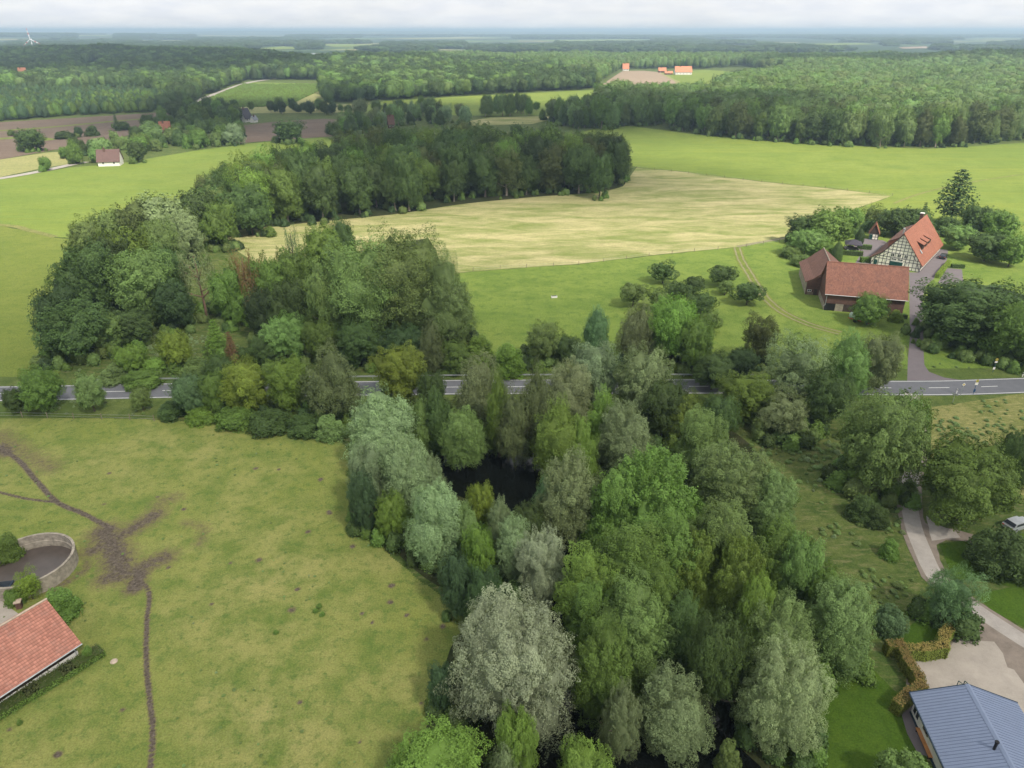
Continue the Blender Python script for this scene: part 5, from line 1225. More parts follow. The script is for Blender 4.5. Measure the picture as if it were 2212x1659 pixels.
dr = MB(); dr.box(5.45, -.04, 0, 8.95, .02, 2.05); do = dr.build('barn_door', 'door_green', FH); d_ = MB(); d_.box(5.45, -.05, 2.05, 8.95, .02, 2.35); d_.build('lintel', 'wallwhite', do)
for x in (6.3, 8.1): window(do, x, 2.72, 1.5, .62, front)
dr = MB(); dr.box(.95, -.1, 0, 1.9, .02, 1.75); dr.build('door', 'door_green', FH)
for x, z, w_, h_ in ((5.7, 3.95, 1.05, 1.15), (7.55, 3.95, 1.05, 1.15), (9.45, 3.95, 1.05, 1.15), (4.4, 2.0, .5, .6), (10.1, 2.0, .5, .6)): window(FH, x, z, w_, h_, lambda a, zz_, d: (a, -d - .05, zz_))
for y in (3, 8, 13, 18, 24): window(FH, y, 1.5, .8, .9, side_face(Wd + .04))

# ---- big barn
BB, _r = gable('brick_barn', 'long dark brick barn with weathered orange tile roof', (80.8, 173.3, 0), radians(-15), 1, 1, 1, 2, 'brick', 'tile_old', cat='barn')
for c in list(BB.children): bpy.data.objects.remove(c)
LX, DY, ZE, ZR = 18.5, 12.0, 5.0, 11.2
mb = MB(); f = [(0, 0, 0), (0, DY, 0), (0, DY, ZE - .1), (0, DY / 2, ZR - .25), (0, 0, ZE - .1)]; bk = [(LX, y, z) for _, y, z in f]
mb.poly(list(reversed(f))); mb.poly(bk); mb.quad(bk[1], f[1], f[2], bk[2])
mb.quad((0, 0, 2.0), (LX, 0, 2.0), (LX, 0, ZE - .1), (0, 0, ZE - .1)); mb.quad((8.5, 0, 0), (LX, 0, 0), (LX, 0, 2.0), (8.5, 0, 2.0)); mb.build('wall', 'brick', BB)
r_b = MB(); ov = .5; s_ = (ZR - ZE) / 6
roof_slab(r_b, (-ov, DY / 2, ZR), (LX + ov, DY / 2, ZR), (LX + ov, -ov, ZE - ov * s_), (-ov, -ov, ZE - ov * s_), .18)
roof_slab(r_b, (LX + ov, DY / 2, ZR), (-ov, DY / 2, ZR), (-ov, DY + ov, ZE - ov * s_), (LX + ov, DY + ov, ZE - ov * s_), .18)
r_b.build('roof', 'tile_old', BB, uv=lambda co: (co.x, (ZR - co.z) * 1.4, 0))
x = MB(); x.tube([(-ov, DY / 2, ZR + .03), (LX + ov, DY / 2, ZR + .03)], .14, 6); x.build('ridge', 'tile_old', BB)
x = MB(); x.tube([(-ov, -ov - .08, ZE - ov * s_ - .05), (LX + ov, -ov - .08, ZE - ov * s_ - .05)], .09, 6); x.tube([(.1, -ov, 4.3), (.1, -.12, 3.9), (.1, -.12, 1.5), (-.3, -.2, 1.2)], .06, 6); x.build('gutter', 'metal', BB)
for x0, x1, mm, nm, lb in ((.05, 2.6, 'black', 'barn_door', None), (4.5, 7.5, 'darkwood', 'barn_door', None), (2.6, 4.5, 'stonewall', 'stone_pier', None), (7.5, 8.5, 'stonewall', 'stone_pier', None)):
    x = MB(); x.box(x0, .05 if nm == 'barn_door' else 0, 0, x1, .3, 1.99); x.build(nm, mm, BB)
x = MB(); x.box(-.06, .0, 0, -.001, DY, 1.6); x.build('stone_base', 'stonewall', BB)

# ---- brown roofed side barn
SB = thing('side_barn', (80.5, 185.6, 0), 'brown roofed barn with stone side wall attached left of the big barn', 'barn', radians(-15))
w_, l_ = 11.0, 18.6; prof = [(0, 0), (w_, 0), (w_, 3.9), (5.5, 8.15), (1.6, 4.75), (0, 3.75)]
mb = MB(); f = [(a, 0, z) for a, z in prof]; bk = [(a, l_, z) for a, z in prof]; mb.poly(f); mb.poly(list(reversed(bk))); mb.quad(f[1], bk[1], bk[2], f[2]); mb.build('wall', 'brick', SB)
mb = MB(); mb.quad(bk[0], f[0], f[5], bk[5]); mb.build('side_wall', 'stonewall', SB)
mb = MB(); roof_slab(mb, (5.5, -.35, 8.35), (5.5, l_ + .3, 8.35), (1.5, l_ + .3, 4.85), (1.5, -.35, 4.85)); roof_slab(mb, (1.5, -.35, 4.85), (1.5, l_ + .3, 4.85), (-.5, l_ + .3, 3.65), (-.5, -.35, 3.65))
roof_slab(mb, (5.5, l_ + .3, 8.35), (5.5, -.35, 8.35), (w_ + .5, -.35, 3.7), (w_ + .5, l_ + .3, 3.7)); mb.build('roof', 'tile_dark', SB, uv=lambda co: (co.y, co.z * 1.5, 0))
mb = MB(); mb.tube([(5.5, -.35, 8.38), (5.5, l_ + .3, 8.38)], .12, 6); mb.build('ridge', 'concrete', SB)
window(SB, .95, 1.2, 1.1, .6, front)
mb = MB(); mb.box(2.1, -.03, 0, 3.0, .02, 1.7); mb.build('door', 'darkwood', SB)
mb = MB(); mb.box(.4, -.06, 0, 2.0, -.001, .8); mb.build('plank_panel', 'wood', SB)

# ---- little half timbered shed
sh, _ = gable('half_timbered_shed', 'tiny half timbered shed with dark boarded gable and orange roof', (123.7, 242.9, 0), radians(-26), 2.9, 4.0, 2.7, 5.6, 'cream', 'tile_red', cat='shed', over=.35)
mb = MB()
for a in (0, .95, 1.9, 2.75): mb.box(a, -.05, 0, a + .14, .01, 2.1)
for z in (.1, 1.0, 2.0): mb.box(0, -.06, z, 2.9, .0, z + .13)
for a in (0, 1, 2, 3, 3.86): mb.box(2.89, a, 0, 2.95, a + .14, 2.5)
for z in (.1, 1.2, 2.3): mb.box(2.89, 0, z, 2.96, 4, z + .13)
mb.build('timber_frame', 'timber', sh)
mb = MB(); mb.poly([(0, -.08, 2.15), (2.9, -.08, 2.15), (2.9, -.08, 2.6), (1.45, -.08, 5.35), (0, -.08, 2.6)]); mb.build('gable_boards', 'darkwood', sh)
mb = MB(); mb.box(.2, -.09, 0, 1.1, -.03, 1.85); mb.build('door', 'door_green', sh)

# ---- garden pavilion
gz = thing('pavilion', (112.5, 229.8, 0), 'open garden pavilion with dark pyramid roof', 'pavilion', radians(-20))
mb = MB(); q = 2.6; ap = (0, 0, 3.6)
for i in range(4):
    a_, b_ = [(q, q), (-q, q), (-q, -q), (q, -q)][i], [(-q, q), (-q, -q), (q, -q), (q, q)][i]; mb.poly([(*a_, 2.3), (*b_, 2.3), ap]); mb.quad((*a_, 2.3), (*b_, 2.3), (*b_, 2.15), (*a_, 2.15))
mb.build('roof', 'slate', gz)
for sx in (-1, 1):
    for sy in (-1, 1): x = MB(); x.box(sx * 2.3 - .08, sy * 2.3 - .08, 0, sx * 2.3 + .08, sy * 2.3 + .08, 2.3); x.build('post', 'darkwood', gz)

# ---- red roofed barn lower left
ux, uy = -.842, .539
RB = thing('red_roofed_barn', (-50.1, 59.5, 0), 'barn with pinkish red pantile roof at the lower left', 'barn', atan2(uy, ux))
w_, l_, ze, zr, xr = 9.8, 27.0, 2.35, 5.95, 4.9
mb = MB(); mb.box(0, 0, 0, w_, l_, .95); mb.build('wall', 'wallwhite', RB)
mb = MB(); f = [(.05, .05, .95), (w_ - .05, .05, .95), (w_ - .05, .05, ze), (xr, .05, zr - .3), (.05, .05, ze)]; bk = [(a, l_ - .05, z) for a, _, z in f]; mb.poly(f); mb.poly(list(reversed(bk))); mb.quad(f[1], bk[1], bk[2], f[2]); mb.quad(bk[0], f[0], f[4], bk[4]); mb.build('wall_boards', 'darkwood', RB)
sl = (zr - ze) / xr; mb = MB(); roof_slab(mb, (xr, l_, zr), (xr, -.45, zr), (-.6, -.45, ze - .6 * sl + .2), (-.6, l_, ze - .6 * sl + .2), .14)
roof_slab(mb, (xr, -.45, zr), (xr, l_, zr), (w_ + .6, l_, ze - .6 * sl + .2), (w_ + .6, -.45, ze - .6 * sl + .2), .14); mb.build('roof', 'tile_pink', RB, uv=lambda co: (co.y, abs(co.x - xr) * 1.2, 0))
mb = MB(); mb.tube([(xr, -.5, zr + .04), (xr, l_, zr + .04)], .13, 6); mb.build('ridge', 'rock', RB)
mb = MB(); mb.tube([(-.7, -.45, ze - .3), (-.7, l_, ze - .3)], .08, 6); mb.tube([(-.65, .25, ze - .3), (-.12, .25, ze - .8), (-.12, .25, 0)], .06, 6); mb.build('gutter', 'metal', RB)

# ---- blue roofed house lower right
BH = thing('blue_roofed_house', (42.4, 52.0, 0), 'white house with blue grey sheet metal roof at the lower right', 'house', radians(-6.9))
w_, l_, ze, zr, xr = 9.7, 24.0, 2.6, 4.4, 4.75
mb = MB(); f = [(0, 0, 0), (w_, 0, 0), (w_, 0, ze - .1), (xr, 0, zr - .15), (0, 0, ze - .1)]; bk = [(a, -l_, z) for a, _, z in f]; mb.poly(f); mb.poly(bk); mb.quad(f[1], bk[1], bk[2], f[2]); mb.quad(bk[0], f[0], f[4], bk[4]); mb.build('wall', 'wallwhite', BH)
sl = (zr - ze) / xr; mb = MB(); e = ze - .45 * sl
roof_slab(mb, (xr, -l_, zr), (xr, .45, zr), (-.45, .45, e), (-.45, -l_, e), .1); roof_slab(mb, (xr, .45, zr), (xr, -l_, zr), (w_ + .45, -l_, e), (w_ + .45, .45, e), .1)
rb_ = mb.build('roof', 'blue_roof', BH)
mb = MB()
k = 0
while .3 - k * .345 > -l_:
    y = .3 - k * .345; mb.bar((xr - .2, y, zr - .2 * sl + .02), (-.42, y, e + .025), .035, .05); mb.bar((xr + .2, y, zr - .2 * sl + .02), (w_ + .42, y, e + .025), .035, .05); k += 1
s2 = mb.build('standing_seams', m_plain('darker seam blue', (0.125, 0.16, 0.24), 0.45, 0.05, 1, 0.5), rb_)  # seams in a darker blue than the roof sheet
mb = MB(); mb.quad((xr - .28, .48, zr - .06), (xr - .28, -l_, zr - .06), (xr, -l_, zr + .07), (xr, .48, zr + .07)); mb.quad((xr, .48, zr + .07), (xr, -l_, zr + .07), (xr + .28, -l_, zr - .06), (xr + .28, .48, zr - .06)); mb.build('ridge_cap', 'blue_roof', BH)
mb = MB(); mb.box(-.56, -l_, e - .12, -.45, .5, e + .03); mb.bar((-.5, .5, e - .03), (xr, .5, zr - .03), .06, .14); mb.bar((xr, .5, zr - .03), (w_ + .5, .5, e - .03), .06, .14); mb.build('roof_trim', 'blue_dark', BH)
window(BH, -1.0, 1.4, 1.5, 1.6, side_faceL(0)); window(BH, -3.3, 1.6, 1.1, .9, side_faceL(0), frame='wood')
mb = MB(); mb.box(-.12, -8.2, 0, -.001, 0, .25); mb.build('base_trim', 'blue_dark', BH)
mb = MB(); mb.tube([(xr - .7, -6.9, zr - .4), (xr - .7, -6.9, zr + .65)], .13, 8); mb.tube([(xr - .7, -6.9, zr + .65), (xr - .7, -6.9, zr + .8)], .2, 8); mb.build('chimney', 'black', BH)
mb = MB(); mb.box(.05, .46, 1.2, .06, .47, 1.21)
b1 = gB(520, 1300); bt = thing('bench', (b1.x - .1, b1.y, 0), 'orange brown wooden bench against the blue roofed house', 'bench', radians(-6.9))
mb = MB(); mb.box(-.2, -3.4, .42, .2, 0, .48); mb.build('seat', 'bench', bt); mb = MB(); mb.box(.2, -3.4, .5, .25, 0, .85); mb.build('backrest', 'bench', bt)
for y in (-3.2, -.2): x = MB(); x.box(-.18, y - .05, 0, .18, y + .05, .42); x.build('leg', 'darkwood', bt)
dsh = gB(585, 945, .6); d0 = thing('garden_dome', (dsh.x, dsh.y, 0), 'white rounded cover behind the corner of the blue roof', 'cover'); mb = MB()
mb.tube([(0, 0, 0), (0, 0, .45), (0, 0, .62), (0, 0, .7)], [.5, .5, .36, .05], 14); mb.build('cover', 'wallwhite', d0)
for i, (x, lb) in enumerate(((880, 'left leaf of the green metal yard gate'), (940, 'right leaf of the green metal yard gate'))):
    p = gB(x, 915); gt = thing('gate', (p.x, p.y, 0), lb, 'gate', radians((-55, -65)[i])); mb = MB()
    mb.bar((0, 0, .1), (0, 0, 1.5), .07); mb.bar((1.6, 0, .1), (1.6, 0, 1.3), .07); mb.bar((0, 0, 1.5), (1.6, 0, 1.3), .06); mb.bar((0, 0, .15), (1.6, 0, .15), .06); mb.build('frame', 'door_green', gt)
    m2 = MB()
    for k in range(1, 12): m2.bar((k * .133, 0, .15), (k * .133, 0, 1.48 - k * .016), .025)
    m2.build('bars', 'tankgreen', gt)
p0 = gB(800, 300)

# ---- hedges: box of leaf sprays, separate clipped top tone
def hedge(name, pts, w, h, col, label, topcol=None, dens=120, ls=.14, closed=False, wob=.08, group=None):
    R = np.random.RandomState(len(label)); P = [Vector((p[0], p[1], 0)) for p in pts]; t = thing(name, P[0], label, 'hedge', 0, group)
    Cs, Ns, Ct, Nt = [], [], [], []; core = MB()
    for a, b in zip(P[:-1], P[1:]):
        d = (b - a); L_ = d.length; d.normalize(); nn = Vector((-d.y, d.x, 0))
        core.bar(a - P[0] - d * (w * .38) + Vector((0, 0, h * .46)), b - P[0] + d * (w * .38) + Vector((0, 0, h * .46)), w * .84, h * .9)
        for sgn in (-1, 1):
            m = int(L_ * h * dens); s = R.uniform(-w * .4, L_ + w * .4, m); z = R.uniform(0, h, m); o_ = sgn * (w / 2 + R.normal(size=m) * wob * .6)
            Cs.append(np.array(a - P[0])[None] + np.array(d)[None] * s[:, None] + np.array(nn)[None] * o_[:, None] + np.array([0, 0, 1.])[None] * z[:, None]); Ns.append(np.array(nn)[None] * sgn + R.normal(size=(m, 3)) * .4 + np.array([0, 0, .3]))
        m = int(L_ * w * dens * 1.2); s = R.uniform(-w * .4, L_ + w * .4, m); o_ = R.uniform(-w / 2, w / 2, m)
        Ct.append(np.array(a - P[0])[None] + np.array(d)[None] * s[:, None] + np.array(nn)[None] * o_[:, None] + np.array([0, 0, 1.])[None] * (h + R.normal(size=m) * wob)[:, None]); Nt.append(np.array([0, 0, 1.]) + R.normal(size=(m, 3)) * .4)
    for e, d in ((P[0], P[0] - P[1]), (P[-1], P[-1] - P[-2])):
        d = d.normalized(); nn = Vector((-d.y, d.x, 0)); m = int(w * h * dens); o_ = R.uniform(-w / 2, w / 2, m); z = R.uniform(0, h, m)
        Cs.append(np.array(e - P[0] + d * w * .42)[None] + np.array(nn)[None] * o_[:, None] + np.array([0, 0, 1.])[None] * z[:, None]); Ns.append(np.array(d)[None] + R.normal(size=(m, 3)) * .4)
    def mk(nm, C, Nn, c):
        C = np.concatenate(C); Nn = np.concatenate(Nn); me = leaf_mesh(nm, C, Nn, ls * R.uniform(.6, 1.3, len(C)), R.uniform(.38, .68, len(C)), 1.1, None, 3)
        o = bpy.data.objects.new(nm, me); COL.objects.link(o); o.parent = t; o.color = (*PAL[c], 1); return o
    mk('foliage', Cs, Ns, col); mk('clipped_top', Ct, Nt, topcol or col)
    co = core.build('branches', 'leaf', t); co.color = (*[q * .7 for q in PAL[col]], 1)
    return t
PAL['or'] = (.32, .25, .08); PAL['hg'] = (.20, .24, .045); PAL['rdl'] = (.10, .12, .04)
hedge('clipped_hedge', [gB(815, 380), gB(745, 470), gB(735, 575), gB(560, 600), gB(430, 600)], 1.25, 1.75, 'hg', 'orange topped clipped hedge along the gravel yard', 'or')
hedge('clipped_hedge', [gB(235, 560), gB(330, 560), gB(400, 720), gB(500, 860), gB(530, 960), gB(410, 1030), gB(310, 1120)], 1.15, 1.75, 'hg', 'orange topped clipped hedge bending between lawn and yard', 'or')
hedge('long_hedge', [gC(860, 1140), gC(620, 1290), gC(300, 1480), gC(-60, 1700)], 1.9, .9, 'mg', 'long untrimmed hedge behind the red roofed barn', 'rdl', wob=.2)
hedge('clipped_hedge', [gA(715, 650), gA(925, 665)], 1.2, 1.5, 'dk', 'dark clipped box hedge behind the side barn', 'mg', dens=45, ls=.22)
hedge('clipped_hedge', [gA(900, 575), gA(1035, 585)], 1.2, 1.5, 'dk', 'small dark box hedge right of the pavilion', 'mg', dens=45, ls=.22)
hedge('clipped_hedge', [gA(1870, 935), gA(1930, 860), gA(2010, 770)], 1.1, 1.3, 'yg', 'yellow green clipped hedge along the driveway', 'yg', dens=45, ls=.22)
hedge('clipped_hedge', [gA(2065, 810), gA(2180, 815)], 1.2, 1.2, 'dk', 'short dark box hedge beside the parking bay', 'mg', dens=45, ls=.22)
hedge('clipped_hedge', [gA(1320, 1440), gA(1455, 1435)], 1.4, 1.1, 'dk', 'dark box hedge at the front of the big barn', 'mg', dens=45, ls=.22)
hedge('clipped_hedge', [gA(945, 740), gA(1030, 740)], 1.6, 1.6, 'mg', 'rounded box hedge at the left corner of the farmhouse', 'mg', dens=45, ls=.22)
T('bush', 4, 1146, 62, 4.0, 'mg', 'white blossomed bush on the far rim of the round tank')
T('ash', 46, 1228, 56, 4.5, 'yg', 'little yellow green tree beside the round tank')
T('bush', 108, 1258, 100, 3.6, 'mg', 'wide green bush behind the red roofed barn')
T('bush', 182, 1392, 30, 2.0, 'mg', 'small bush at the corner of the red roofed barn')
T('bush', 22, 1262, 50, 2.2, 'mg', 'low bush under the little yellow green tree')
for i, (x, y) in enumerate(((1053, 1232), (678, 1315), (700, 1322), (717, 1325), (621, 1358))):
    pass
for i, (x, y, lb) in enumerate(((680, 1318, 'dark grass tussock, left one of the three in the middle pasture'), (695, 1325, 'dark grass tussock, right one of the three in the middle pasture'), (688, 1308, 'dark grass tussock, rear one of the three in the middle pasture'), (594, 1364, 'single dark grass tussock in the pasture'), (38, 1558, 'dark grass tussock below the long hedge'))):
    T('bush', x, y - 6, 15, .5, 'mg', lb)

# ---- round slurry tank
tk = thing('round_tank', (-64.4, 73.9, 0), 'round open concrete slurry tank at the left edge', 'tank')
mb = MB(); n_ = 72; ro, ri, hh = 5.55, 5.3, 2.2
ring = lambda r, z: [(r * cos(2 * pi * i / n_), r * sin(2 * pi * i / n_), z) for i in range(n_)]
rs = [ring(ro, 0), ring(ro, hh - .12), ring(ro + .06, hh - .12), ring(ro + .06, hh), ring(ri, hh), ring(ri, 1.15), ring(ri - .07, 1.08), ring(ri - .07, 0)]
for q1, q2 in zip(rs[:-1], rs[1:]):
    for i in range(n_): j = (i + 1) % n_; mb.quad(q1[i], q1[j], q2[j], q2[i])
mb.build('wall', 'concrete', tk)
mb = MB(); mb.poly(ring(ri - .05, .16)); mb.build('slurry', 'slurry', tk)
gr = gC(40, 510); g1 = thing('steel_grating', (gr.x, gr.y, 0), 'dark steel grating beside the round tank', 'grating', radians(10)); mb = MB()
for k in range(9): mb.box(-1.6, -.6 + k * .15, .3, .9, -.57 + k * .15, .36)
mb.box(-1.6, -.65, .2, -1.5, .7, .38); mb.box(.85, -.65, .2, .95, .7, .38); mb.build('bars', 'blue_dark', g1)
pl = gC(180, 700); p1 = thing('brick_pillar', (pl.x, pl.y, 0), 'small brick pillar with pale stone cap', 'pillar', radians(20)); mb = MB(); mb.box(-.3, -.3, 0, .3, .3, 1.0); mb.build('shaft', 'brick', p1); mb = MB(); mb.box(-.4, -.4, 1.0, .4, .4, 1.14); mb.build('cap', 'rock', p1)
st = gC(1025, 1185); s1 = thing('flat_stone', (st.x, st.y, 0), 'pale flat stone lying in the pasture', 'stone'); mb = MB(); mb.tube([(0, 0, 0), (0, 0, .12), (0, 0, .22)], [.42, .4, .25], 9); mb.build('stone', 'rock', s1); 
w1 = g(1197, 643); s1 = thing('water_trough', (w1.x, w1.y, 0), 'small white water trough in the cattle pasture', 'trough', .2); mb = MB(); mb.box(-.8, -.35, 0, .8, .35, .5); mb.build('basin', 'wallwhite', s1); mb = MB(); mb.box(-.7, -.27, .5, .7, .27, .52); mb.build('water', 'water', s1)

# ---- fences, rails, posts and signs
def fence(pts, label, step=6.0, h=1.25):
    P = smooth_poly([tuple(p[:2]) for p in pts], False, 1.0); t = thing('wire_fence', (P[0][0], P[0][1], 0), label, 'fence'); o0 = Vector((P[0][0], P[0][1], 0)); acc = 0; last = None; tops = []
    for i in range(len(P)):
        q = Vector((P[i][0], P[i][1], 0)) - o0
        if last is not None: acc += (q - last).length
        if last is None or acc >= step:
            acc = 0; x = MB(); x.tube([q + Vector((0, 0, -.1)), q + Vector((.04, 0, h))], .07, 6); x.build('post', 'wood', t); tops.append(q)
        last = q
    x = MB()
    for a, b in zip(tops[:-1], tops[1:]):
        for z in (.5, 1.05): x.bar(a + Vector((0, 0, z)), b + Vector((0, 0, z)), .02)
    x.build('wire', 'metal', t)
fence(D((1022, 586), (1100, 580), (1250, 572), (1420, 552), (1590, 536)), 'wire fence between hayfield and cattle pasture', 8.0)
fence(D((1612, 534), (1660, 527), (1712, 520)), 'short wire fence along the sandy path', 7.0)
fence(D((1375, 363), (1480, 374), (1640, 393), (1800, 409), (1930, 424)), 'wire fence between hayfield and bright meadow', 9.0)
fence(D((-60, 903), (60, 902), (150, 905), (300, 908), (360, 912)), 'old wooden post fence between pasture and road', 4.6, 1.3)
def rail(x0, x1, label):
    P = [p for p in smooth_poly(RC, False, 2.0) if x0 < p[0] < x1]; t = thing('guard_rail', (P[0][0], P[0][1] + 4.3, 0), label, 'guard rail'); o0 = Vector((P[0][0], P[0][1] + 4.3, 0)); x = MB(); pm = MB()
    for i, (a, b) in enumerate(zip(P[:-1], P[1:])):
        a = Vector((a[0], a[1] + 4.3, 0)) - o0; b = Vector((b[0], b[1] + 4.3, 0)) - o0
        x.bar(a + Vector((0, 0, .68)), b + Vector((0, 0, .68)), .05, .31)
        if i % 2 == 0: pm.box(a.x - .05, a.y + .04, 0, a.x + .05, a.y + .14, .8)
    x.build('beam', 'metal', t); o = pm.build('posts', 'metal', t); tag(o, kind='stuff')
rail(-86, 52, 'long steel guard rail on the far side of the road')
def delineator(p, lb):
    t = thing('delineator_post', (p.x, p.y, 0), lb, 'road post'); x = MB(); x.box(-.07, -.05, 0, .07, .05, .72); x.box(-.07, -.05, .92, .07, .05, 1.02); x.build('post', 'wallwhite', t); x = MB(); x.box(-.075, -.055, .72, .075, .055, .92); x.build('band', 'black', t)
delineator(gS(1185, 912), 'white delineator post on the near road edge by the lane mouth')
delineator(gS(2185, 662), 'white delineator post on the far road edge at the right')
delineator(at(424, 820) + Vector((0, 1.2, 0)), 'white delineator post behind the guard rail at the left')
def sign(p, lb, pole, plates, h=2.6, rz=0.0):
    t = thing('road_sign', (p.x, p.y, 0), lb, 'sign', rz); x = MB(); x.tube([(0, 0, 0), (0, 0, h)], .045, 8); x.build('pole', pole, t)
    for nm, shape, z, w, hh_, m1, glyph in plates:
        x = MB()
        if shape == 'disc': x.tube([(0, -.09, z), (0, -.05, z)], w / 2, 18)
        elif shape == 'diamond': x.poly([(0, -.07, z - w / 2), (w / 2, -.07, z), (0, -.07, z + w / 2), (-w / 2, -.07, z)]); x.poly([(0, -.05, z - w / 2), (-w / 2, -.05, z), (0, -.05, z + w / 2), (w / 2, -.05, z)])
        else: x.box(-w / 2, -.08, z - hh_ / 2, w / 2, -.05, z + hh_ / 2)
        po = x.build(nm, m1, t)
        if glyph == 'H':
            y = MB(); s = w * .2
            y.box(-s - .03, -.1, z - s * 1.2, -s + .05, -.091, z + s * 1.2); y.box(s - .05, -.1, z - s * 1.2, s + .03, -.091, z + s * 1.2); y.box(-s + .05, -.1, z - .04, s - .05, -.091, z + .04); y.build('letter', 'signgreen', po)
        if glyph == 'diamond':
            y = MB(); s = w * .3; y.poly([(0, -.08, z - s), (s, -.08, z), (0, -.08, z + s), (-s, -.08, z)]); y.build('emblem', 'yellow', po)
sign(gS(1735, 592), 'bus stop sign with yellow disc and white timetable before the huge dark beech', 'bluepole', [('stop_disc', 'disc', 3.0, .6, 0, 'yellow', 'H'), ('name_plate', 'box', 2.45, .55, .35, 'wallwhite', None), ('timetable', 'box', 1.0, .45, .5, 'wallwhite', None)], 3.3)
sign(gS(1438, 925), 'bus stop sign with yellow disc on dark blue pole on the near road edge', 'bluepole', [('stop_disc', 'disc', 3.0, .6, 0, 'yellow', 'H'), ('name_plate', 'box', 2.4, .6, .5, 'wallwhite', None), ('litter_bin', 'box', .9, .4, .6, 'bluepole', None)], 3.3)
sign(gS(1245, 945), 'white and yellow diamond priority road sign on a thin pole', 'metal', [('sign_plate', 'diamond', 2.5, .75, 0, 'wallwhite', 'diamond')], 2.6)
sign(gS(1125, 1060), 'grey backed street name sign standing in the tall grass', 'metal', [('sign_plate', 'box', 2.0, 1.1, .35, 'metal', None)], 2.2, radians(-50))

# ---- vehicles
def car(p, rz, paint, lb):
    t = thing('parked_car', (p.x, p.y, .05), lb, 'car', rz); L_, Wc = 4.4, 1.8; prof = [(-2.2, .45), (-2.18, .85), (-1.95, 1.0), (-1.5, 1.42), (-.3, 1.5), (.45, 1.42), (1.15, .98), (2.0, .86), (2.2, .6), (2.18, .32), (-2.15, .32)]
    mb = MB(); n = len(prof); k = len(mb.v)
    def wdt(z): return Wc / 2 * (1 - max(0, z - .95) * .28)
    for s in (-1, 1): mb.v += [(a, s * wdt(z), z) for a, z in prof]
    mb.f.append(tuple(range(n))); mb.f.append(tuple(reversed(range(n, 2 * n))))
    for i in range(n): j = (i + 1) % n; mb.f.append((i, i + n, j + n, j))
    b = mb.build('body', paint, t)
    gl = MB(); y1 = wdt(1.0) - .06; y2 = wdt(1.4) - .08
    gl.quad((.55, -y2, 1.40), (.55, y2, 1.40), (1.12, y1, 1.03), (1.12, -y1, 1.03)); gl.quad((-1.55, y2, 1.40), (-1.55, -y2, 1.40), (-1.97, -y1, 1.04), (-1.97, y1, 1.04))
    gl.v = [(a + (.03 if a > 0 else -.03), c, z + .02) for a, c, z in gl.v]
    for s in (-1, 1): w1_, w2_ = s * (wdt(1.05) + .012), s * (wdt(1.38) + .012); gl.quad((-1.65, w1_, 1.05), (.9, w1_, 1.05), (.4, w2_, 1.38), (-1.35, w2_, 1.38))
    gl.build('windows', 'glass', b)
    for a in (-1.35, 1.35):
        for s in (-1, 1):
            x = MB(); x.tube([(a, s * .68, .33), (a, s * .92, .33)], .33, 16); w = x.build('wheel', 'black', t); x = MB(); x.tube([(a, s * .9, .33), (a, s * .935, .33)], .2, 12); x.build('rim', 'metal', w)
    for s in (-1, 1): x = MB(); x.box(2.1, s * .62 - .17, .62, 2.2, s * .62 + .17, .76); x.build('headlight', 'wallwhite', t); x = MB(); x.box(-2.22, s * .66 - .14, .72, -2.12, s * .66 + .14, .86); x.build('tail_light', 'redpaint', t)
car(gA(1945, 690), radians(52), 'carpaint', 'dark car parked at the right side of the farmhouse')
car(gA(805, 595), radians(-5), 'carpaint', 'dark blue grey car parked under the garden pavilion')
car(g(2196, 1140), radians(20), 'metal', 'silver grey car half hidden by bushes at the right edge')
tp = gA(870, 1475); tt = thing('slurry_tanker', (tp.x, tp.y, 0), 'pale green tanker trailer beside the tree at the big barn', 'trailer', radians(-50))
mb = MB(); mb.tube([(-1.9, 0, 1.3), (-1.7, 0, 1.3), (1.7, 0, 1.3), (1.9, 0, 1.3)], [.4, .75, .75, .4], 20); mb.build('tank', 'tankgreen', tt, smooth=False)
mb = MB(); mb.bar((-2.0, -.4, .55), (2.0, -.4, .55), .12); mb.bar((-2.0, .4, .55), (2.0, .4, .55), .12); mb.bar((2.0, 0, .55), (3.4, 0, .4), .12); mb.build('chassis', 'redpaint', tt)
for s in (-1, 1): x = MB(); x.tube([(0, s * .75, .45), (0, s * 1.05, .45)], .45, 16); x.build('wheel', 'black', tt)

# ---- far farms and houses
def far_house(x0, x1, yb, lb, wall, roof, wfrac=.6, eave=3.0, ridge=8.5, rz=0, name='farm_building', cat='farm building', extra=True):
    a, b = g(x0, yb), g(x1, yb); Lh = (b - a).length; w = Lh * wfrac; c = (a + b) / 2
    # ridge runs along local y, so turn by -90 degrees to lie across the view
    t, rf = gable(name, lb, (c.x, c.y, 0), rz - pi / 2, w, Lh, eave, ridge, wall, roof, cat=cat, over=.5)
    for ch in t.children:
        for v in ch.data.vertices: v.co.x -= w * 0.0; v.co.y -= Lh / 2
    if extra:
        for k in range(max(2, int(Lh / 4.5))): window(t, -Lh / 2 + (k + .5) * Lh / max(2, int(Lh / 4.5)), 1.7, 1.1, 1.1, side_face(w))
        x = MB(); x.box(w * .5 + .4, -Lh * .2, ridge - 1.2, w * .5 + 1.1, -Lh * .2 + .8, ridge + 1.0); x.build('chimney', 'brick', rf)
    return t
M['tile_far'] = m_tiles('bright orange tiles', (0.62, 0.24, 0.13), (0.68, 0.28, 0.16), (0.5, 0.2, 0.12), .4, .4)
far_house(1455, 1490, 160.5, 'largest orange roofed building of the far farm with white wall', 'wallwhite', 'tile_far', .55, 4.5, 12.5)
far_house(1421, 1437, 156.5, 'orange roofed shed at the left of the far farm', 'brick', 'tile_far', .6, 3.5, 8.0)
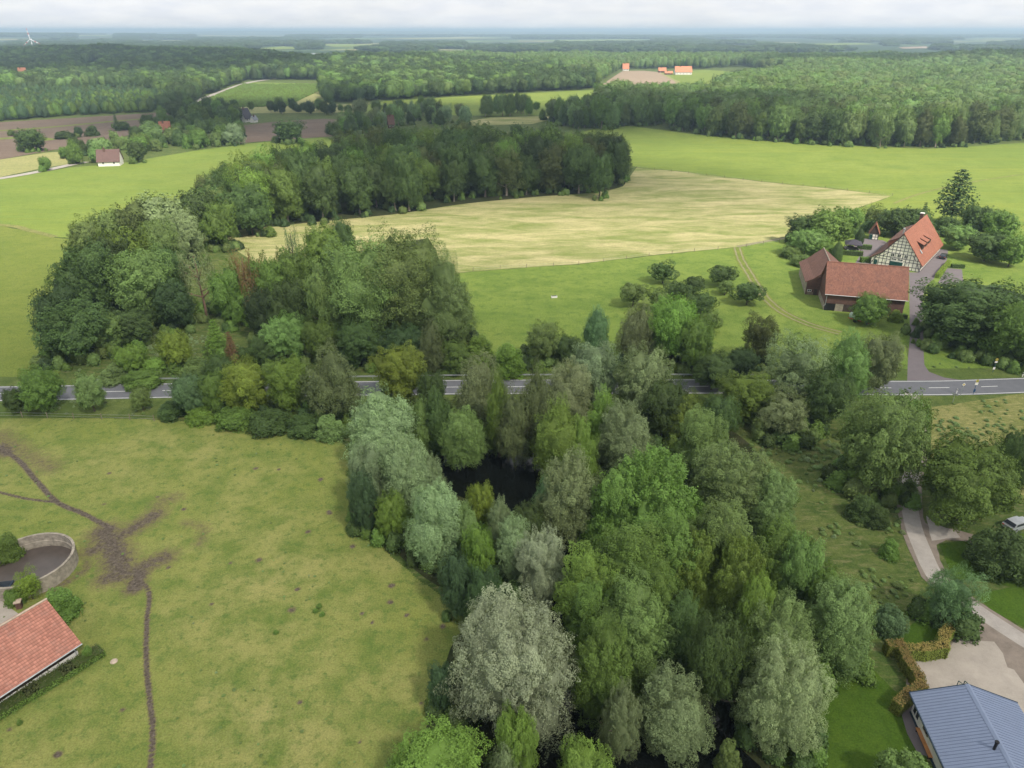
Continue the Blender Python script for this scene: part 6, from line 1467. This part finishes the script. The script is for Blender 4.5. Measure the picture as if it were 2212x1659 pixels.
far_house(1435, 1451, 161, 'low orange building in the middle of the far farm', 'brick', 'tile_far', .5, 2.8, 5.5)
far_house(1344, 1357, 152.5, 'orange roofed house alone above the brown field', 'wallwhite', 'tile_far', .7, 4, 12)
far_house(1289, 1303, 262, 'orange roofed house hidden in the sunlit trees', 'brick', 'tile_far', .7, 3.5, 9, rz=.6)
far_house(1370, 1392, 263, 'grey brown roofed barn between sunlit trees', 'brick', 'greyroof', .6, 3, 7, rz=.2)
far_house(350, 370, 285, 'red roofed cottage in the hamlet', 'brick', 'tile_red', .8, 3, 7.5, rz=.3)
far_house(224, 266, 354, 'white cottage with long brown roof at the left meadow', 'wallwhite', 'tile_brown', .75, 3.0, 8.2, rz=.22, name='white_cottage', cat='house')
t = far_house(513, 532, 262, 'white gabled house with dark roof beyond the ploughed field', 'wallwhite', 'slate', 1.25, 3.2, 10.0, rz=pi / 2 - .55, name='white_house', cat='house')
far_house(538, 552, 264, 'low white annex right of the white gabled house', 'wallwhite', 'greyroof', .7, 2.6, 5.0, rz=pi / 2 - .3, name='white_house', cat='house')
far_house(834, 856, 258, 'grey roofed village house between garden trees', 'wallwhite', 'greyroof', .6, 3, 7)
far_house(722, 742, 169, 'orange roofed villa at the edge of the centre wood', 'wallwhite', 'tile_far', .5, 7, 15, name='villa', cat='house')
far_house(50, 66, 178, 'orange roofed house in the left wood', 'wallwhite', 'tile_far', .6, 8, 19)
far_house(838, 850, 276, 'reddish roofed house behind the long dark wood', 'brick', 'tile_dark', .7, 4, 9, rz=.4)

# ---- wind turbines
def turbine(x, yhub, Y, blade, lb, ang=0.0, red=True, rzz=0.0, group=None):
    zd_ = Y * cp; X = (x - PCX) / FPX * (Y * cp + (CAM_H) * sp); k = -(yhub - PCY) / FPX; Z = (k * Y * cp - Y * sp) / (cp + k * sp) + CAM_H
    t = thing('wind_turbine', (X, Y, 0), lb, 'wind turbine', rzz, group); mb = MB(); mb.tube([(0, 0, 0), (0, 0, Z)], [blade * .055, blade * .032], 12); mb.build('tower', 'turbine', t)
    mb = MB(); mb.box(-blade * .04, -blade * .09, Z - blade * .035, blade * .04, blade * .12, Z + blade * .045); mb.build('nacelle', 'turbine', t)
    for i in range(3):
        a = ang + i * 2 * pi / 3; d = Vector((sin(a), 0, cos(a))); pth = [Vector((0, -blade * .1, Z)) + d * blade * s for s in (0, .15, .25, .6, .85, 1)]
        mb = MB(); r0 = blade; mb.tube(pth, [r0 * .02, r0 * .03, r0 * .045, r0 * .03, r0 * .02, r0 * .008], 8); b = mb.build('blade', 'turbine', t)
        if red:
            mb = MB(); mb.tube([pth[0] + d * blade * s for s in (.42, .56)], [r0 * .041, r0 * .035], 8); mb.tube([pth[0] + d * blade * s for s in (.78, 1.0)], [r0 * .026, r0 * .012], 8); mb.build('red_band', 'redpaint', b)
turbine(73, 85, 2750, 36, 'wind turbine with red banded blades at the left horizon', -.08)
turbine(964, 71, 9000, 28, 'faint distant wind turbine, left one of the centre pair', .3, False)
turbine(972, 70, 9500, 30, 'faint distant wind turbine, right one of the centre pair', .9, False)
turbine(997, 71, 9200, 28, 'faint distant wind turbine standing apart in the centre', .6, False)
turbine(1947, 74, 6500, 30, 'distant white wind turbine on the right horizon', .2, False)

# ================================================================== CLOUDS (out of view, placed to shade the land) and HAZE
def m_cloud(nm='cloud', fhi=.40, flo=.02):
    m, n, l, b = mat(nm); b.inputs['Base Color'].default_value = (.9, .9, .92, 1); b.inputs['Roughness'].default_value = 1
    tr = n.new('ShaderNodeBsdfTransparent'); ms = n.new('ShaderNodeMixShader'); tl = n.new('ShaderNodeBsdfTranslucent'); tl.inputs[0].default_value = (.9, .9, .92, 1)
    m2 = n.new('ShaderNodeMixShader'); m2.inputs[0].default_value = .5; l.new(b.outputs[0], m2.inputs[1]); l.new(tl.outputs[0], m2.inputs[2])
    f = rng(n, l, noise(n, l, 0.006, 5, .6), .35, .6, fhi, flo); l.new(f, ms.inputs[0]); l.new(m2.outputs[0], ms.inputs[1]); l.new(tr.outputs[0], ms.inputs[2]); l.new(ms.outputs[0], n['Material Output'].inputs[0]); return m
M['cloud'] = m_cloud(); M['dimming_cloud'] = m_cloud('thin dimming cloud', .76, .52)
def cloud(gx, gy, rx, ry, lb, seed=0, z=1100.0, mt='cloud'):
    off = SUN_DIR * (z / SUN_DIR.z); t = bpy.data.meshes.new('cloud'); bm = bmesh.new(); bmesh.ops.create_icosphere(bm, subdivisions=4, radius=1)
    R = np.random.RandomState(seed); ph = R.uniform(0, 6.28, (6, 3)); fr_ = R.uniform(1.5, 5, (6, 3))
    for v in bm.verts:
        c = v.co; k = 1 + sum(.07 * sin(fr_[i][0] * c.x + ph[i][0]) * sin(fr_[i][1] * c.y + ph[i][1]) for i in range(6)); v.co = Vector((c.x * rx * k, c.y * ry * k, c.z * (110 if c.z > 0 else 25) * k))
    bm.to_mesh(t); bm.free(); o = link('cloud', t, None, mt); o.location = (gx + off.x, gy + off.y, z + off.z * 0); tag(o, lb, None, None, 'structure')
cloud(-20, 35, 260, 135, 'thin dimming cloud veil added out of view over the foreground', 1, mt='dimming_cloud')  # unseen veil, added to weaken the sun on the foreground
cloud(-950, 1500, 800, 380, 'wide unseen cloud shading the left woodland', 2)
cloud(-60, 620, 330, 150, 'unseen cloud shading the round wood', 3)
cloud(0, 345, 125, 40, 'unseen cloud shading the long dark wood', 4)
cloud(900, 1500, 420, 260, 'unseen cloud shading the right woodland', 5)
cloud(480, 520, 150, 70, 'small unseen cloud shading the right wood edge', 6)

def haze():
    me = bpy.data.meshes.new('haze'); mb = MB(); e = 27500; mb.box(-e, -600, -1.0, e, e, 88.0); me.from_pydata(mb.v, [], mb.f); me.update()
    m = bpy.data.materials.new('haze air'); m.use_nodes = True; n = m.node_tree.nodes; l = m.node_tree.links; n.remove(n['Principled BSDF'])
    v = n.new('ShaderNodeVolumePrincipled'); v.inputs['Color'].default_value = (.62, .83, 1.0, 1); v.inputs['Density'].default_value = HAZE; v.inputs['Anisotropy'].default_value = 0.2
    l.new(v.outputs[0], n['Material Output'].inputs['Volume']); o = link('haze', me, None, m); tag(o, 'thin blue haze in the air', 'haze', None, 'stuff')
HAZE = 1.7e-4
haze()
